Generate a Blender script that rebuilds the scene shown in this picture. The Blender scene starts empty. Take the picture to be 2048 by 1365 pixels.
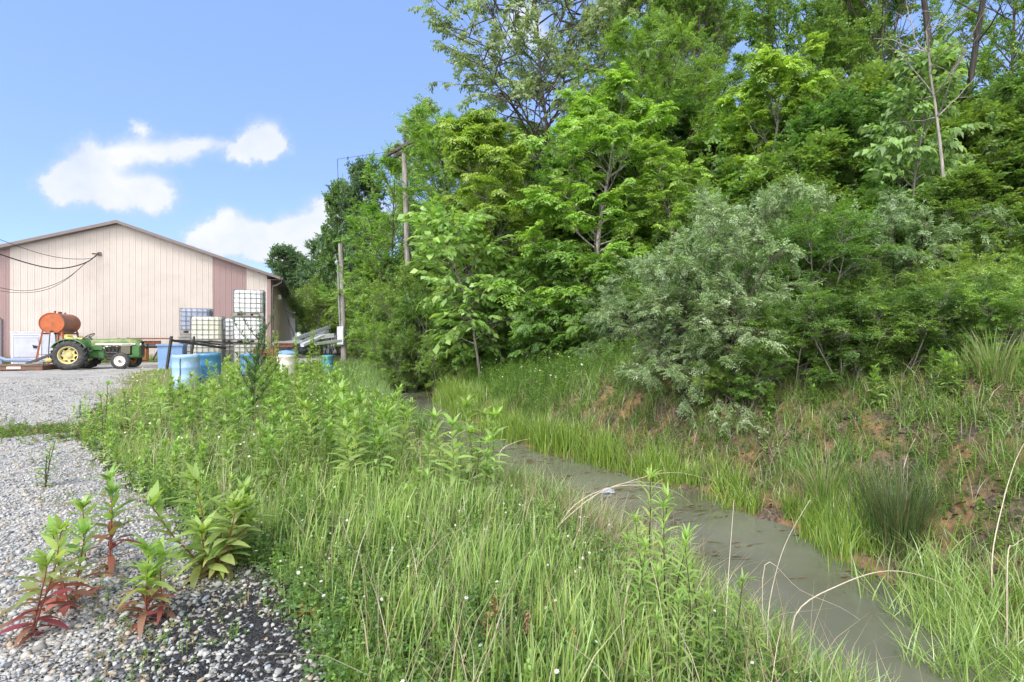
import bpy, math, random
import numpy as np
from mathutils import Vector, Matrix

rng = np.random.default_rng(11)
random.seed(5)
SC = bpy.context.scene
COL = SC.collection
PI = math.pi
CAMZ = 1.5
FOC = 1024.0          # focal length in photo pixels (photo 2048 wide)
HOR = 672.0           # horizon row


def rad(d):
    return d * PI / 180.0


# ------------------------------------------------------------------ materials
def new_mat(name):
    m = bpy.data.materials.new(name)
    m.use_nodes = True
    nt = m.node_tree
    nt.nodes.clear()
    out = nt.nodes.new('ShaderNodeOutputMaterial')
    return m, nt, out


def N(nt, kind, **kw):
    n = nt.nodes.new(kind)
    for k, v in kw.items():
        if k in n.inputs:
            n.inputs[k].default_value = v
        else:
            setattr(n, k, v)
    return n


def c4(c):
    return (c[0], c[1], c[2], 1.0)


def paint(name, col, rough=0.5, metal=0.0, wear=None, wear_amt=0.45, scale=6.0, bump=0.0, spec=0.5, var=0.12):
    """painted / plain surface with slight mottling and optional worn patches"""
    m, nt, out = new_mat(name)
    b = N(nt, 'ShaderNodeBsdfPrincipled')
    b.inputs['Roughness'].default_value = rough
    b.inputs['Metallic'].default_value = metal
    b.inputs['Specular IOR Level'].default_value = spec
    tc = N(nt, 'ShaderNodeTexCoord')
    n1 = N(nt, 'ShaderNodeTexNoise')
    n1.inputs['Scale'].default_value = scale
    n1.inputs['Detail'].default_value = 6
    n1.inputs['Roughness'].default_value = 0.65
    nt.links.new(tc.outputs['Object'], n1.inputs['Vector'])
    r = N(nt, 'ShaderNodeValToRGB')
    r.color_ramp.elements[0].position = 0.3
    r.color_ramp.elements[1].position = 0.7
    r.color_ramp.elements[0].color = c4([x * (1 - var) for x in col])
    r.color_ramp.elements[1].color = c4([min(1, x * (1 + var)) for x in col])
    nt.links.new(n1.outputs['Fac'], r.inputs['Fac'])
    last = r.outputs['Color']
    if wear is not None:
        n2 = N(nt, 'ShaderNodeTexNoise')
        n2.inputs['Scale'].default_value = scale * 0.9
        n2.inputs['Detail'].default_value = 9
        n2.inputs['Roughness'].default_value = 0.7
        mp = N(nt, 'ShaderNodeVectorMath', operation='ADD')
        mp.inputs[1].default_value = (13.1, 4.7, 9.2)
        nt.links.new(tc.outputs['Object'], mp.inputs[0])
        nt.links.new(mp.outputs[0], n2.inputs['Vector'])
        r2 = N(nt, 'ShaderNodeValToRGB')
        r2.color_ramp.elements[0].position = 1 - wear_amt - 0.06
        r2.color_ramp.elements[1].position = 1 - wear_amt + 0.08
        nt.links.new(n2.outputs['Fac'], r2.inputs['Fac'])
        mx = N(nt, 'ShaderNodeMix', data_type='RGBA')
        mx.inputs['B'].default_value = c4(wear)
        nt.links.new(r2.outputs['Color'], mx.inputs['Factor'])
        nt.links.new(last, mx.inputs['A'])
        last = mx.outputs['Result']
    nt.links.new(last, b.inputs['Base Color'])
    if bump:
        bp = N(nt, 'ShaderNodeBump')
        bp.inputs['Strength'].default_value = bump
        bp.inputs['Distance'].default_value = 0.02
        nt.links.new(n1.outputs['Fac'], bp.inputs['Height'])
        nt.links.new(bp.outputs['Normal'], b.inputs['Normal'])
    nt.links.new(b.outputs[0], out.inputs['Surface'])
    return m


def leaf_material(name, trans=0.38, gloss=0.06, rough=0.38, hv=0.022, vv=0.35):
    """leaf colour comes per leaf from the point attribute 'col'; each plant shifts it a little"""
    m, nt, out = new_mat(name)
    a = N(nt, 'ShaderNodeAttribute', attribute_name='col')
    oi = N(nt, 'ShaderNodeObjectInfo')
    hs = N(nt, 'ShaderNodeHueSaturation')
    mr = N(nt, 'ShaderNodeMapRange')
    mr.inputs['To Min'].default_value = 0.5 - hv * 0.5
    mr.inputs['To Max'].default_value = 0.5 + hv * 0.5
    nt.links.new(oi.outputs['Random'], mr.inputs['Value'])
    ml = N(nt, 'ShaderNodeMath', operation='MULTIPLY')
    ml.inputs[1].default_value = 7.31
    fr = N(nt, 'ShaderNodeMath', operation='FRACT')
    nt.links.new(oi.outputs['Random'], ml.inputs[0])
    nt.links.new(ml.outputs[0], fr.inputs[0])
    mv = N(nt, 'ShaderNodeMapRange')
    mv.inputs['To Min'].default_value = 1 - vv * 0.5
    mv.inputs['To Max'].default_value = 1 + vv * 0.5
    nt.links.new(fr.outputs[0], mv.inputs['Value'])
    nt.links.new(mr.outputs[0], hs.inputs['Hue'])
    nt.links.new(mv.outputs[0], hs.inputs['Value'])
    hs.inputs['Saturation'].default_value = .91
    nt.links.new(a.outputs['Color'], hs.inputs['Color'])
    d = N(nt, 'ShaderNodeBsdfDiffuse')
    t = N(nt, 'ShaderNodeBsdfTranslucent')
    tm = N(nt, 'ShaderNodeMix', data_type='RGBA', blend_type='MULTIPLY')
    tm.inputs['Factor'].default_value = 1.0
    tm.inputs['B'].default_value = (1.3, 1.32, 0.6, 1)
    nt.links.new(hs.outputs['Color'], tm.inputs['A'])
    nt.links.new(hs.outputs['Color'], d.inputs['Color'])
    nt.links.new(tm.outputs['Result'], t.inputs['Color'])
    ms = N(nt, 'ShaderNodeMixShader')
    ms.inputs[0].default_value = trans
    nt.links.new(d.outputs[0], ms.inputs[1])
    nt.links.new(t.outputs[0], ms.inputs[2])
    g = N(nt, 'ShaderNodeBsdfGlossy')
    g.inputs['Roughness'].default_value = rough
    g.inputs['Color'].default_value = (0.8, 0.85, 0.9, 1)
    ms2 = N(nt, 'ShaderNodeMixShader')
    ms2.inputs[0].default_value = gloss
    nt.links.new(ms.outputs[0], ms2.inputs[1])
    nt.links.new(g.outputs[0], ms2.inputs[2])
    nt.links.new(ms2.outputs[0], out.inputs['Surface'])
    return m


def attr_material(name, rough=0.8, spec=0.3):
    m, nt, out = new_mat(name)
    a = N(nt, 'ShaderNodeAttribute', attribute_name='col')
    b = N(nt, 'ShaderNodeBsdfPrincipled')
    b.inputs['Roughness'].default_value = rough
    b.inputs['Specular IOR Level'].default_value = spec
    tc = N(nt, 'ShaderNodeTexCoord')
    n1 = N(nt, 'ShaderNodeTexNoise')
    n1.inputs['Scale'].default_value = 60
    n1.inputs['Detail'].default_value = 3
    nt.links.new(tc.outputs['Object'], n1.inputs['Vector'])
    mr = N(nt, 'ShaderNodeMapRange')
    mr.inputs['To Min'].default_value = 0.7
    mr.inputs['To Max'].default_value = 1.3
    nt.links.new(n1.outputs['Fac'], mr.inputs['Value'])
    vm = N(nt, 'ShaderNodeVectorMath', operation='SCALE')
    nt.links.new(a.outputs['Color'], vm.inputs[0])
    nt.links.new(mr.outputs[0], vm.inputs['Scale'])
    nt.links.new(vm.outputs[0], b.inputs['Base Color'])
    nt.links.new(b.outputs[0], out.inputs['Surface'])
    return m


def bark_material(name, c1, c2, sx=9.0):
    m, nt, out = new_mat(name)
    b = N(nt, 'ShaderNodeBsdfPrincipled')
    b.inputs['Roughness'].default_value = 0.9
    b.inputs['Specular IOR Level'].default_value = 0.2
    tc = N(nt, 'ShaderNodeTexCoord')
    mp = N(nt, 'ShaderNodeMapping')
    mp.inputs['Scale'].default_value = (sx, sx, sx * 0.12)
    n1 = N(nt, 'ShaderNodeTexNoise')
    n1.inputs['Scale'].default_value = 3
    n1.inputs['Detail'].default_value = 6
    r = N(nt, 'ShaderNodeValToRGB')
    r.color_ramp.elements[0].position = 0.35
    r.color_ramp.elements[1].position = 0.65
    r.color_ramp.elements[0].color = c4(c1)
    r.color_ramp.elements[1].color = c4(c2)
    bp = N(nt, 'ShaderNodeBump')
    bp.inputs['Strength'].default_value = 0.6
    bp.inputs['Distance'].default_value = 0.02
    nt.links.new(tc.outputs['Object'], mp.inputs['Vector'])
    nt.links.new(mp.outputs[0], n1.inputs['Vector'])
    nt.links.new(n1.outputs['Fac'], r.inputs['Fac'])
    nt.links.new(n1.outputs['Fac'], bp.inputs['Height'])
    nt.links.new(bp.outputs[0], b.inputs['Normal'])
    nt.links.new(r.outputs['Color'], b.inputs['Base Color'])
    nt.links.new(b.outputs[0], out.inputs['Surface'])
    return m


# ------------------------------------------------------------------ mesh helpers
def np_mesh(name, V, F, mat, cols=None, smooth=False):
    """V (n,3); F (m,k) quads or triangles, or a list of such arrays"""
    if not isinstance(F, (list, tuple)):
        F = [F]
    me = bpy.data.meshes.new(name)
    me.vertices.add(len(V))
    me.vertices.foreach_set('co', np.ascontiguousarray(V, dtype=np.float32).ravel())
    idx = np.concatenate([f.ravel() for f in F]).astype(np.int32)
    tot = np.concatenate([np.full(len(f), f.shape[1], dtype=np.int32) for f in F])
    start = np.concatenate([[0], np.cumsum(tot)[:-1]]).astype(np.int32)
    me.loops.add(len(idx))
    me.loops.foreach_set('vertex_index', idx)
    me.polygons.add(len(tot))
    me.polygons.foreach_set('loop_start', start)
    if smooth:
        me.polygons.foreach_set('use_smooth', np.ones(len(tot), dtype=bool))
    if cols is not None:
        at = me.attributes.new('col', 'FLOAT_COLOR', 'POINT')
        c = np.ones((len(V), 4), dtype=np.float32)
        c[:, :3] = cols
        at.data.foreach_set('color', c.ravel())
    me.update(calc_edges=True)
    me.materials.append(mat)
    return me


def link(name, me, parent=None):
    o = bpy.data.objects.new(name, me)
    COL.objects.link(o)
    if parent is not None:
        o.parent = parent
    return o


def tag(o, label, cat, group=None):
    o['label'] = label
    o['category'] = cat
    if group:
        o['group'] = group
    return o


def thing(name, label, cat, loc=(0, 0, 0), rotz=0.0, group=None, tilt=None):
    o = bpy.data.objects.new(name, None)
    o.empty_display_size = 0.2
    COL.objects.link(o)
    o.location = loc
    o.rotation_euler = (tilt[0], tilt[1], rotz) if tilt else (0, 0, rotz)
    return tag(o, label, cat, group)


def kind(o, k):
    o['kind'] = k
    return o


def copy_tree(root, parent=None):
    c = root.copy()
    COL.objects.link(c)
    if parent is not None:
        c.parent = parent
    for ch in list(root.children):
        copy_tree(ch, c)
    return c


class MB:
    """collects shapes into one mesh"""

    def __init__(self):
        self.v = []
        self.f = []

    def add(self, vs, fs):
        o = len(self.v)
        self.v.extend([tuple(p) for p in vs])
        self.f.extend([tuple(i + o for i in f) for f in fs])

    def box(self, c, s, rot=None, bev=0.0):
        x, y, z = s[0] / 2, s[1] / 2, s[2] / 2
        if bev > 0:
            b = min(bev, x * .9, y * .9, z * .9)
            vs = []
            # chamfered box: 24 vertices
            for sx in (-1, 1):
                for sy in (-1, 1):
                    for sz in (-1, 1):
                        vs.append((sx * x, sy * (y - b), sz * (z - b)))
                        vs.append((sx * (x - b), sy * y, sz * (z - b)))
                        vs.append((sx * (x - b), sy * (y - b), sz * z))
            bm = bpy_hull(vs)
            vs, fs = bm
        else:
            vs = [(a, b_, c_) for a in (-x, x) for b_ in (-y, y) for c_ in (-z, z)]
            fs = [(0, 1, 3, 2), (4, 6, 7, 5), (0, 4, 5, 1), (2, 3, 7, 6), (0, 2, 6, 4), (1, 5, 7, 3)]
        M = (rot if rot is not None else Matrix.Identity(3))
        vs = [M @ Vector(p) + Vector(c) for p in vs]
        self.add(vs, fs)

    def bar(self, a, b, w, h=None, roll=0.0):
        a, b = Vector(a), Vector(b)
        d = b - a
        L = d.length
        q = d.to_track_quat('X', 'Z').to_matrix() @ Matrix.Rotation(roll, 3, 'X')
        self.box((a + b) / 2, (L, w, h if h else w), q)

    def tube(self, pts, r, k=8, cap=True):
        pts = [Vector(p) for p in pts]
        n = len(pts)
        rs = r if isinstance(r, (list, tuple)) else [r] * n
        vs = []
        prev = None
        for i, p in enumerate(pts):
            d = (pts[min(i + 1, n - 1)] - pts[max(i - 1, 0)])
            d = d.normalized() if d.length > 1e-9 else Vector((0, 0, 1))
            if prev is None:
                s = d.orthogonal().normalized()
            else:
                s = prev - d * prev.dot(d)
                s = s.normalized() if s.length > 1e-6 else d.orthogonal().normalized()
            prev = s
            t = d.cross(s)
            for j in range(k):
                a = 2 * PI * j / k
                vs.append(p + (s * math.cos(a) + t * math.sin(a)) * rs[i])
        fs = []
        for i in range(n - 1):
            for j in range(k):
                fs.append((i * k + j, i * k + (j + 1) % k, (i + 1) * k + (j + 1) % k, (i + 1) * k + j))
        if cap:
            fs.append(tuple(range(k - 1, -1, -1)))
            fs.append(tuple((n - 1) * k + j for j in range(k)))
        self.add(vs, fs)

    def lathe(self, prof, axis='Z', c=(0, 0, 0), k=24, rot=None, cap=True):
        """prof: list of (radius, height) along the axis"""
        vs = []
        for (r, h) in prof:
            for j in range(k):
                a = 2 * PI * j / k
                if axis == 'Z':
                    p = (r * math.cos(a), r * math.sin(a), h)
                elif axis == 'Y':
                    p = (r * math.cos(a), h, r * math.sin(a))
                else:
                    p = (h, r * math.cos(a), r * math.sin(a))
                vs.append(p)
        M = rot if rot is not None else Matrix.Identity(3)
        vs = [M @ Vector(p) + Vector(c) for p in vs]
        fs = []
        for i in range(len(prof) - 1):
            for j in range(k):
                fs.append((i * k + j, i * k + (j + 1) % k, (i + 1) * k + (j + 1) % k, (i + 1) * k + j))
        if cap and prof[0][0] > 1e-6:
            fs.append(tuple(range(k)))
        if cap and prof[-1][0] > 1e-6:
            fs.append(tuple((len(prof) - 1) * k + j for j in range(k - 1, -1, -1)))
        self.add(vs, fs)

    def prism(self, poly, y0, y1):
        """polygon in local XZ extruded from y0 to y1"""
        n = len(poly)
        vs = [(p[0], y0, p[1]) for p in poly] + [(p[0], y1, p[1]) for p in poly]
        fs = [tuple(range(n)), tuple(range(2 * n - 1, n - 1, -1))]
        for i in range(n):
            j = (i + 1) % n
            fs.append((i, i + n, j + n, j))
        self.add(vs, fs)

    def build(self, name, mat, parent=None, smooth=False, loc=None):
        me = bpy.data.meshes.new(name)
        me.from_pydata([tuple(p) for p in self.v], [], self.f)
        me.update()
        import bmesh
        bm = bmesh.new()
        bm.from_mesh(me)
        bmesh.ops.recalc_face_normals(bm, faces=bm.faces)
        if smooth:
            for f in bm.faces:
                f.smooth = True
            for e in bm.edges:
                if len(e.link_faces) == 2 and e.calc_face_angle(0) > 0.7:
                    e.smooth = False
        bm.to_mesh(me)
        bm.free()
        me.materials.append(mat)
        o = link(name, me, parent)
        if loc is not None:
            o.location = loc
        return o


def bpy_hull(vs):
    import bmesh
    bm = bmesh.new()
    for p in vs:
        bm.verts.new(p)
    bmesh.ops.convex_hull(bm, input=bm.verts)
    bmesh.ops.dissolve_limit(bm, angle_limit=0.02, verts=bm.verts, edges=bm.edges)
    bm.verts.index_update()
    V = [v.co.copy() for v in bm.verts]
    F = [tuple(v.index for v in f.verts) for f in bm.faces]
    bm.free()
    return V, F


def unit(a):
    return a / np.maximum(np.linalg.norm(a, axis=-1, keepdims=True), 1e-9)


# ------------------------------------------------------------------ terrain
CH = np.array([  # Y, left water edge X, right water edge X
    (-30, 24.0, 28.0), (-4, 5.5, 8.4), (0, 3.1, 5.7), (2, 1.85, 3.9), (3, 1.65, 3.45), (4, 1.42, 3.1), (5.3, .85, 2.85), (6.3, .25, 2.5),
    (7.7, -.75, 1.45), (8.8, -1.3, 0.55), (9.85, -1.6, -0.15), (12.2, -2.75, -1.15), (16, -3.95, -2.3),
    (19, -4.75, -3.1), (24, -5.9, -4.7), (30, -7.6, -6.5), (45, -12.0, -11.0), (900, -270, -269)])
WATER_Z = -0.5


def lrp(v, xs, ys):
    return np.interp(v, xs, ys)


def smooth01(x):
    x = np.clip(x, 0, 1)
    return x * x * (3 - 2 * x)


def wob(x, y, s=1.0, seed=0.0):
    return (np.sin(x * 1.3 * s + 1.7 + seed) * np.cos(y * 1.1 * s - .6 + seed * 2) + .6 * np.sin(x * 2.7 * s - y * 2.1 * s + seed)
            + .4 * np.cos(x * 4.9 * s + y * 5.3 * s + 2 + seed) + .25 * np.sin(x * 9.1 * s - y * 8.3 * s + seed * 3)) / 2.25


def chan(x, y):
    L = lrp(y, CH[:, 0], CH[:, 1]) + 0.12 * wob(x * 0, y, 1.6, 3)
    Rr = lrp(y, CH[:, 0], CH[:, 2]) + 0.16 * wob(x * 0, y, 2.3, 8)
    e = 0.6
    sl = (lrp(y + e, CH[:, 0], CH[:, 1]) - lrp(y - e, CH[:, 0], CH[:, 1])) / (2 * e)
    cf = 1 / np.sqrt(1 + sl * sl)
    return (L - x) * cf, (x - Rr) * cf


NEAR = ([-.6, 0, .35, .8, 1.5, 2.6, 3.4, 6, 12, 30, 80], [-.78, -.5, -.36, -.08, .55, 1.22, 1.42, 1.75, 3.1, 5.2, 6])
FAR = ([-.6, 0, .35, 1.2, 2.6, 6, 12, 30, 80], [-.75, -.5, -.2, .3, .55, .9, 2.2, 5.0, 6])


def hgt(x, y):
    x = np.asarray(x, dtype=float)
    y = np.asarray(y, dtype=float)
    dL, dR = chan(x, y)
    k = smooth01((y - 8.5) / 5.5)
    zr = lrp(dR, *NEAR) * (1 - k) + lrp(dR, *FAR) * k
    zr = zr + (0.10 * wob(x, y, 1.0) + .05 * wob(x, y, 3.0, 2)) * smooth01(dR / .8)
    zl = lrp(dL, [-.6, 0, .3, .8, 1.7, 3], [-.8, -.5, -.33, -.1, 0, 0])
    zl = zl + (0.03 * wob(x, y, 1.2, 5)) * smooth01(dL / .8)
    zl = zl + 0.2 * np.exp(-(((x + 7.4) / 1.9) ** 2 + ((y - 12.8) / 1.8) ** 2))
    zl = zl + 0.22 * np.exp(-(((x + 11.5) / 3.0) ** 2 + ((y - 19) / 3.0) ** 2)) * 0.6
    mid = np.where(dR > dL, zr, zl)
    # slow rise of the woods far behind the yard
    far = np.clip((y - 48) * 0.10, 0, 14) * smooth01((x + 45) / 35)
    return mid + far * np.where(dR > dL, 0.2, 1.0)


def h1(x, y):
    return float(hgt(np.array([x]), np.array([y]))[0])


def PX(px, Y):
    """world X of photo column px at depth Y"""
    return (px - 1024.0) / FOC * Y


def PZ(py, Y):
    return CAMZ + (HOR - py) / FOC * Y


def ground_at(px, py):
    """where the view ray through a photo pixel meets the terrain"""
    Y = np.linspace(1.0, 60, 6000)
    X = (px - 1024.0) / FOC * Y
    Z = CAMZ + (HOR - py) / FOC * Y
    g = hgt(X, Y)
    i = int(np.argmax(Z < g))
    return float(X[i]), float(Y[i]), float(g[i])


GX = np.array([(-5, -.3), (0, -.3), (2.2, -.83), (3, -1.37), (3.6, -2.2), (4.6, -3.2), (5.5, -4.25), (7, -5.8), (8.2, -7.0), (10.5, -8.6),
               (13, -9.9), (15.7, -11.8), (19, -14.0), (21, -14.6), (22.5, -13.5), (25, -11.5), (30, -11), (60, -20), (900, -300)])


def gravel_d(x, y):
    """>0 inside the gravel yard, metres from its edge"""
    return lrp(y, GX[:, 0], GX[:, 1]) - x + 0.22 * wob(x, y, 2.2, 1.0) * np.clip(y / 5, .4, 2)
# ------------------------------------------------------------------ camera, light, sky
cam = bpy.data.cameras.new('camera')
cam.sensor_width = 36.0
cam.lens = 18.0
cam.clip_end = 5000
cam.clip_start = 0.05
cam.shift_y = -(1365 / 2 - HOR) / 2048.0
co = bpy.data.objects.new('camera', cam)
COL.objects.link(co)
co.location = (0, 0, CAMZ)
co.rotation_euler = (PI / 2, 0, 0)
SC.camera = co

SUN_DIR = Vector((-0.42, -0.70, 0.92)).normalized()      # towards the sun
sun = bpy.data.lights.new('sun', 'SUN')
sun.energy = 1.45
sun.angle = rad(20)
sun.color = (1.0, 0.955, 0.89)
so = bpy.data.objects.new('sun', sun)
COL.objects.link(so)
so.rotation_euler = (-SUN_DIR).to_track_quat('-Z', 'Y').to_euler()
so.location = (-20, -20, 40)

W = bpy.data.worlds.new('World')
SC.world = W
W.use_nodes = True
nt = W.node_tree
nt.nodes.clear()
wo = nt.nodes.new('ShaderNodeOutputWorld')
bg = nt.nodes.new('ShaderNodeBackground')
bg.inputs['Strength'].default_value = 0.15
sky = nt.nodes.new('ShaderNodeTexSky')
sky.sky_type = 'NISHITA'
sky.sun_disc = False
sky.sun_elevation = math.asin(SUN_DIR.z)
sky.sun_rotation = math.atan2(SUN_DIR.x, SUN_DIR.y)
sky.air_density = 1.0
sky.dust_density = 0.0
sky.ozone_density = 3.0
# cumulus clouds: soft puffs given by their directions (horizontal tangent, height tangent), broken up by noise
tc = nt.nodes.new('ShaderNodeTexCoord')
sp = nt.nodes.new('ShaderNodeSeparateXYZ')
nt.links.new(tc.outputs['Generated'], sp.inputs[0])


def wm(op, a, b=None, c=None, clamp=False):
    n = nt.nodes.new('ShaderNodeMath')
    n.operation = op
    n.use_clamp = clamp
    for i, v in enumerate((a, b, c)):
        if v is None:
            continue
        if isinstance(v, (int, float)):
            n.inputs[i].default_value = v
        else:
            nt.links.new(v, n.inputs[i])
    return n.outputs[0]


yy = wm('MAXIMUM', sp.outputs['Y'], 0.02)
tu = wm('DIVIDE', sp.outputs['X'], yy)
tv = wm('DIVIDE', sp.outputs['Z'], yy)
cb = nt.nodes.new('ShaderNodeCombineXYZ')
nt.links.new(tu, cb.inputs[0])
nt.links.new(tv, cb.inputs[1])
nz = nt.nodes.new('ShaderNodeTexNoise')
nz.inputs['Scale'].default_value = 16
nz.inputs['Detail'].default_value = 8
nz.inputs['Roughness'].default_value = 0.68
nt.links.new(cb.outputs[0], nz.inputs['Vector'])
nz2 = nt.nodes.new('ShaderNodeTexNoise')
nz2.inputs['Scale'].default_value = 9
nz2.inputs['Detail'].default_value = 6
nz2.inputs['Roughness'].default_value = 0.55
cb2 = nt.nodes.new('ShaderNodeVectorMath')
cb2.operation = 'ADD'
cb2.inputs[1].default_value = (3.3, 1.7, 5.5)
nt.links.new(cb.outputs[0], cb2.inputs[0])
nt.links.new(cb2.outputs[0], nz2.inputs['Vector'])
wx = wm('ADD', tu, wm('MULTIPLY', wm('SUBTRACT', nz.outputs['Fac'], 0.5), 0.10))
wy = wm('ADD', tv, wm('MULTIPLY', wm('SUBTRACT', nz2.outputs['Fac'], 0.5), 0.10))
# photo-measured puffs: column, row, half width, half height, strength
PUFFS = [(278, 240, 32, 26, .75), (285, 290, 90, 42, .8), (215, 300, 70, 36, .6), (345, 310, 50, 30, .7), (372, 328, 34, 18, .4),
         (165, 350, 75, 60, 1.1), (110, 375, 55, 40, .9), (185, 390, 100, 50, 1.15), (275, 385, 80, 50, 1.1), (320, 395, 45, 40, .8),
         (405, 290, 45, 22, .8), (470, 305, 70, 20, .85), (380, 300, 30, 16, .6), (535, 275, 46, 48, 1.05), (515, 300, 50, 32, .9), (545, 300, 40, 26, .8),
         (455, 425, 45, 34, 1.0), (430, 465, 65, 42, 1.1), (480, 485, 80, 34, .8), (560, 465, 70, 40, 1.0), (625, 475, 80, 50, 1.1), (590, 510, 120, 30, .9), (505, 470, 50, 26, .8), (730, 440, 80, 60, 1.1),
         (680, 420, 60, 52, 1.1), (700, 470, 90, 60, 1.0), (520, 500, 120, 26, .6), (400, 475, 40, 26, .9),
         (1045, 30, 60, 60, .95), (1085, 90, 50, 50, .6), (985, 100, 40, 60, .5), (1320, 20, 120, 40, .5), (-60, 380, 70, 60, .8),
         (-300, 300, 160, 90, 1.0), (1500, 60, 130, 60, .4), (2300, 200, 200, 90, 1.0), (600, 590, 250, 40, .55)]
dens = None
for (px, py, hw, hh, st) in PUFFS:
    u0, v0 = (px - 1024) / FOC, (HOR - py) / FOC
    a = wm('MULTIPLY', wm('SUBTRACT', wx, u0), FOC / hw)
    b = wm('MULTIPLY', wm('SUBTRACT', wy, v0), FOC / hh)
    d2 = wm('ADD', wm('MULTIPLY', a, a), wm('MULTIPLY', b, b))
    g = wm('MULTIPLY', wm('EXPONENT', wm('MULTIPLY', d2, -1.5)), st)
    dens = g if dens is None else wm('ADD', dens, g)
fac = nt.nodes.new('ShaderNodeMapRange')
fac.interpolation_type = 'SMOOTHSTEP'
fac.inputs['From Min'].default_value = 0.14
fac.inputs['From Max'].default_value = 1.05
nt.links.new(wm('MULTIPLY', dens, wm('ADD', 0.30, wm('MULTIPLY', wm('ADD', nz2.outputs['Fac'], nz.outputs['Fac']), 0.66))), fac.inputs['Value'])
# faint thin veil near the horizon and wisps elsewhere
cl = nt.nodes.new('ShaderNodeValToRGB')
cl.color_ramp.elements[0].position = 0.36
cl.color_ramp.elements[1].position = 0.64
cl.color_ramp.elements[0].color = (1.6, 1.88, 2.4, 1)
cl.color_ramp.elements[1].color = (2.4, 2.44, 2.5, 1)
nt.links.new(wm('ADD', wm('MULTIPLY', nz2.outputs['Fac'], .5), wm('MULTIPLY', fac.outputs[0], .32)), cl.inputs['Fac'])
hsv = nt.nodes.new('ShaderNodeHueSaturation')
hsv.inputs['Saturation'].default_value = 0.92
hsv.inputs['Hue'].default_value = 0.513
hsv.inputs['Value'].default_value = 1.0
nt.links.new(sky.outputs[0], hsv.inputs['Color'])
mix = nt.nodes.new('ShaderNodeMix')
mix.data_type = 'RGBA'
# unseen bright cloud bank, added behind the viewer as neutral fill light
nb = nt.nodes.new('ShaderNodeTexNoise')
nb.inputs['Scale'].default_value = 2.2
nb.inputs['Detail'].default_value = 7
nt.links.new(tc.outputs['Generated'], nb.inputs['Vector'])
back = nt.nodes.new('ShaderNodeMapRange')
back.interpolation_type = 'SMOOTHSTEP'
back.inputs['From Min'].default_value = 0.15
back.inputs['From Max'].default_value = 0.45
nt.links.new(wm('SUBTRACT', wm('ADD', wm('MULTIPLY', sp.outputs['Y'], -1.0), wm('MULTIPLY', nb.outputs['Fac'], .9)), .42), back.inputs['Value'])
allc = wm('MULTIPLY', fac.outputs[0], 0.97)
nt.links.new(allc, mix.inputs['Factor'])
skm = nt.nodes.new('ShaderNodeMix')
skm.data_type = 'RGBA'
skm.inputs['Factor'].default_value = 0.74
skm.inputs['B'].default_value = (0.66, 1.14, 2.45, 1)
nt.links.new(hsv.outputs[0], skm.inputs['A'])
nt.links.new(skm.outputs['Result'], mix.inputs['A'])
nt.links.new(cl.outputs[0], mix.inputs['B'])
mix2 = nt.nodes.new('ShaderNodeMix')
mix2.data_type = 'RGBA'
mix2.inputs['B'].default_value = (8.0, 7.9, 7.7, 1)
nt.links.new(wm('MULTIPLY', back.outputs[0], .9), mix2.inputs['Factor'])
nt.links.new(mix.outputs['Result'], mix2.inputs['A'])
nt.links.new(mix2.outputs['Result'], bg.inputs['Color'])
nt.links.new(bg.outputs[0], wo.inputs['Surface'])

SC.view_settings.view_transform = 'Standard'
SC.view_settings.look = 'None'
SC.view_settings.exposure = 1.47
SC.view_settings.gamma = 1.0
SC.cycles.max_bounces = 9
SC.cycles.diffuse_bounces = 7
SC.cycles.glossy_bounces = 3
SC.cycles.transmission_bounces = 5
SC.cycles.use_adaptive_sampling = True
SC.cycles.adaptive_threshold = 0.02
SC.cycles.use_denoising = True
SC.cycles.caustics_reflective = False
SC.cycles.caustics_refractive = False

# ------------------------------------------------------------------ ground
m, nt2, out = new_mat('ground_soil_gravel')
b = N(nt2, 'ShaderNodeBsdfPrincipled')
b.inputs['Roughness'].default_value = 0.9
b.inputs['Specular IOR Level'].default_value = 0.25
g = N(nt2, 'ShaderNodeNewGeometry')
za = N(nt2, 'ShaderNodeAttribute', attribute_name='zone')
zs = N(nt2, 'ShaderNodeSeparateColor')
nt2.links.new(za.outputs['Color'], zs.inputs[0])


def noise(scale, detail=5, rough=0.6):
    n = N(nt2, 'ShaderNodeTexNoise')
    n.inputs['Scale'].default_value = scale
    n.inputs['Detail'].default_value = detail
    n.inputs['Roughness'].default_value = rough
    nt2.links.new(g.outputs['Position'], n.inputs['Vector'])
    return n


def ramp(src, stops):
    r = N(nt2, 'ShaderNodeValToRGB')
    while len(r.color_ramp.elements) < len(stops):
        r.color_ramp.elements.new(0.5)
    for e, (p, c) in zip(r.color_ramp.elements, stops):
        e.position = p
        e.color = c4(c)
    nt2.links.new(src, r.inputs['Fac'])
    return r.outputs['Color']


def mixc(f, a, b_, mode='MIX'):
    x = N(nt2, 'ShaderNodeMix', data_type='RGBA', blend_type=mode)
    if isinstance(f, float):
        x.inputs['Factor'].default_value = f
    else:
        nt2.links.new(f, x.inputs['Factor'])
    nt2.links.new(a, x.inputs['A'])
    nt2.links.new(b_, x.inputs['B'])
    return x.outputs['Result']


def math2(op, a, b_=None, clamp=False):
    x = N(nt2, 'ShaderNodeMath', operation=op)
    x.use_clamp = clamp
    for i, v in enumerate((a, b_)):
        if v is None:
            continue
        if isinstance(v, (int, float)):
            x.inputs[i].default_value = v
        else:
            nt2.links.new(v, x.inputs[i])
    return x.outputs[0]


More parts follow.
